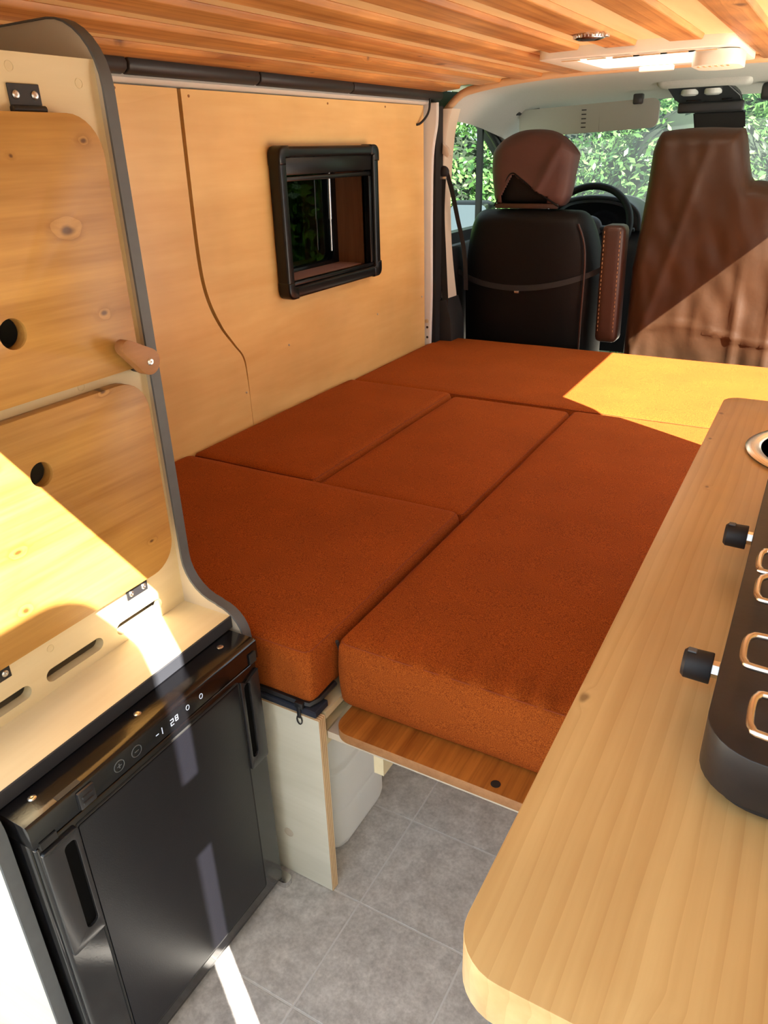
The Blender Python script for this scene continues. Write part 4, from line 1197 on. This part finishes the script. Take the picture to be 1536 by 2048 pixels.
v0 = [(-.575, 3.50, 1.325), (-.385, 3.50, 1.325), (-.375, 3.52, 1.262), (-.565, 3.52, 1.262)]
v1 = [(p[0] + (CX + .04 - p[0]) * .1, p[1] + .09, p[2] + .01) for p in v0]
A_ = [bm.verts.new(p) for p in v0]; B_ = [bm.verts.new(p) for p in v1]
bm.faces.new(A_); bm.faces.new(B_)
for k in range(4): bm.faces.new((A_[k], A_[(k + 1) % 4], B_[(k + 1) % 4], B_[k]))
bmesh.ops.bevel(bm, geom=bm.edges[:], offset=.006, segments=2, affect='EDGES')
link('camera_housing', bm2me(bm, 'camera_housing'), 'black_matt', oc)

# ---- ceiling lamp
cl = empty('ceiling_lamp', (-.555, 1.93, 1.41), 'small round chromed spotlight on a ceiling plank', 'ceiling lamp')
zl = zarch(-.56) - .0085
lathe('housing', [(.034, .004), (.035, -.003), (.032, -.008), (.026, -.010), (.020, -.008), (0, -.008)], (-.56, 1.935, zl), 2, 'steel', cl, n=40)
for k in range(28):
    a = 2 * math.pi * k / 28
    box('rib', (-.56 + .0345 * math.cos(a) - .0012, 1.935 + .0345 * math.sin(a) - .0012, zl - .007), (-.56 + .0345 * math.cos(a) + .0012, 1.935 + .0345 * math.sin(a) + .0012, zl - .001), 'screw', cl)
lathe('lens', [(.019, 0), (.012, -.003), (0, -.004)], (-.56, 1.935, zl - .0082), 2, 'console', cl, n=24)
box('switch_tab', (-.522, 1.915, zl - .008), (-.514, 1.935, zl - .001), 'screw', cl, bevel=.001)

# ---- outside mirror
om = empty('wing_mirror', (-1.66, 3.9, .78), 'black wing mirror outside the driver window', 'wing mirror')
softbox('shell', (-1.80, 3.86, .76), (-1.56, 3.96, .975), .04, 'black_satin', om, n=(6, 3, 6))
prism('mirror_glass', rrect(-1.785, .785, -1.58, .955, .03), 1, 3.853, 3.862, 'mirror', om)
tube('arm', [(-1.58, 3.91, .84), (-1.45, 3.90, .86)], .03, 'black_satin', om)

# ================================================================== OUTSIDE
gr = box('ground', (-14, -8, -.60), (10, 22, -.55), 'ground', kind='structure')
gw = prism('sun_blocker', rrect(-5.0, -.55, -.378, 2.165, (0, 0, .11, 0), 10), 0, .80, .86, 'blocker', kind='structure')  # unseen slab added to cast the shadow of someone behind the camera

def foliage(name, c, rad, n, size, mat, label, cat, seed, trunk=None, group=None):
    rnd = random.Random(seed); nr = np.random.RandomState(seed)
    t = empty(name, (c[0], c[1], -.55), label, cat, group)
    # irregular dark mass standing in for the shade inside the foliage
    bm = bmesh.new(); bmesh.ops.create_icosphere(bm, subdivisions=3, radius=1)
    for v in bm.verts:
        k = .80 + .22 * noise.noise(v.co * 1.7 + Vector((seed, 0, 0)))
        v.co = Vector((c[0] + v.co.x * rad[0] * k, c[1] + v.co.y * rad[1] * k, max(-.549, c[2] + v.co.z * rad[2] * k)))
    link('shade_core', bm2me(bm, 'shade_core'), 'leaf_core', t)
    V = np.zeros((n * 4, 3)); tone = np.zeros(n * 4)
    d = nr.normal(size=(n, 3)); d /= np.linalg.norm(d, axis=1)[:, None]
    lump = np.array([noise.noise(Vector(x) * 3.1 + Vector((seed, 2, 0))) for x in d])
    rr = (.84 + .26 * lump + .17 * nr.rand(n))
    P = np.array(c) + d * np.array(rad) * rr[:, None]
    P[:, 2] = np.maximum(P[:, 2], -.5)
    a = nr.normal(size=(n, 3)); a /= np.linalg.norm(a, axis=1)[:, None]
    nn = d + .7 * nr.normal(size=(n, 3)); nn[:, 2] += .35; nn /= np.linalg.norm(nn, axis=1)[:, None]
    a -= nn * (a * nn).sum(1)[:, None]; a /= np.linalg.norm(a, axis=1)[:, None]
    b = np.cross(nn, a)
    s = size * (.6 + .8 * nr.rand(n))[:, None]
    V[0::4] = P - a * s; V[1::4] = P + b * s * .42 - nn * s * .1; V[2::4] = P + a * s; V[3::4] = P - b * s * .42 - nn * s * .1
    tone = np.repeat(nr.rand(n) ** 1.2, 4)
    me = bpy.data.meshes.new('leaves')
    me.vertices.add(n * 4); me.vertices.foreach_set('co', V.ravel())
    me.loops.add(n * 4); me.loops.foreach_set('vertex_index', np.arange(n * 4))
    me.polygons.add(n); me.polygons.foreach_set('loop_start', np.arange(0, n * 4, 4)); me.polygons.foreach_set('loop_total', np.full(n, 4))
    at = me.attributes.new('tone', 'FLOAT', 'POINT'); at.data.foreach_set('value', tone)
    me.update(calc_edges=True)
    link('leaves', me, mat, t, smooth=None, kind='stuff')
    if trunk:
        tube('trunk', smoothpath(trunk, 5), [.05] * (5 * (len(trunk) - 1) + 1), 'bark', t)
    return t
# hedge ahead of the van
hd = [(-5.0, 7.6, 'far left'), (-3.7, 7.3, ''), (-2.4, 7.6, ''), (-1.1, 7.2, ''), (.2, 7.6, ''), (1.5, 7.3, '')]
names = ['pale leafed bush at the far left end of the row beyond the windscreen', 'pale leafed bush beyond the left edge of the windscreen',
         'pale leafed bush seen through the windscreen just right of the driver headrest', 'pale leafed bush seen through the windscreen left of the brown bench cover',
         'pale leafed bush seen through the windscreen right of the overhead console', 'pale leafed bush at the right end of the row beyond the windscreen']
for k, ((x, y, _), lb) in enumerate(zip(hd, names)):
    foliage('hedge_bush', (x, y, .45), (1.05, .85, 1.05 + .12 * (k % 2)), 10000, .036, 'leaf_b', lb, 'bush', 20 + k, group='bushes in a row ahead of the van')
# taller trees behind them
for k, (x, y) in enumerate([(-6.2, 10.0), (-3.2, 10.6), (-.2, 10.2), (2.8, 10.5)]):
    foliage('garden_tree', (x, y, 2.6), (1.9, 1.5, 1.9), 7000, .065, 'leaf_b', ['tall green tree standing furthest left behind the bushes', 'tall green tree behind the bushes, straight ahead of the driver seat', 'tall green tree behind the bushes, ahead of the overhead console', 'tall green tree standing furthest right behind the bushes'][k], 'tree', 50 + k, trunk=[(x, y, -.55), (x + .1, y, .4), (x, y, 1.6)], group='trees behind the bushes')
# growth along the left side
for k, (x, y, lb) in enumerate([(-3.9, 6.3, 'bright green bush filling the driver door window'), (-3.6, 4.9, 'bright green bush outside the driver door, nearer the small window'), (-3.5, 3.5, 'green bush outside the small black framed window'), (-3.6, 2.2, 'green bush beside the rear of the van on the left')]):
    foliage('garden_bush', (x, y, .55), (.85, .85, 1.25), 6500, .055, 'leaf_a', lb, 'bush', 70 + k, trunk=[(x, y, -.55), (x, y, .3), (x + .1, y, .8)], group='bushes along the left of the van')
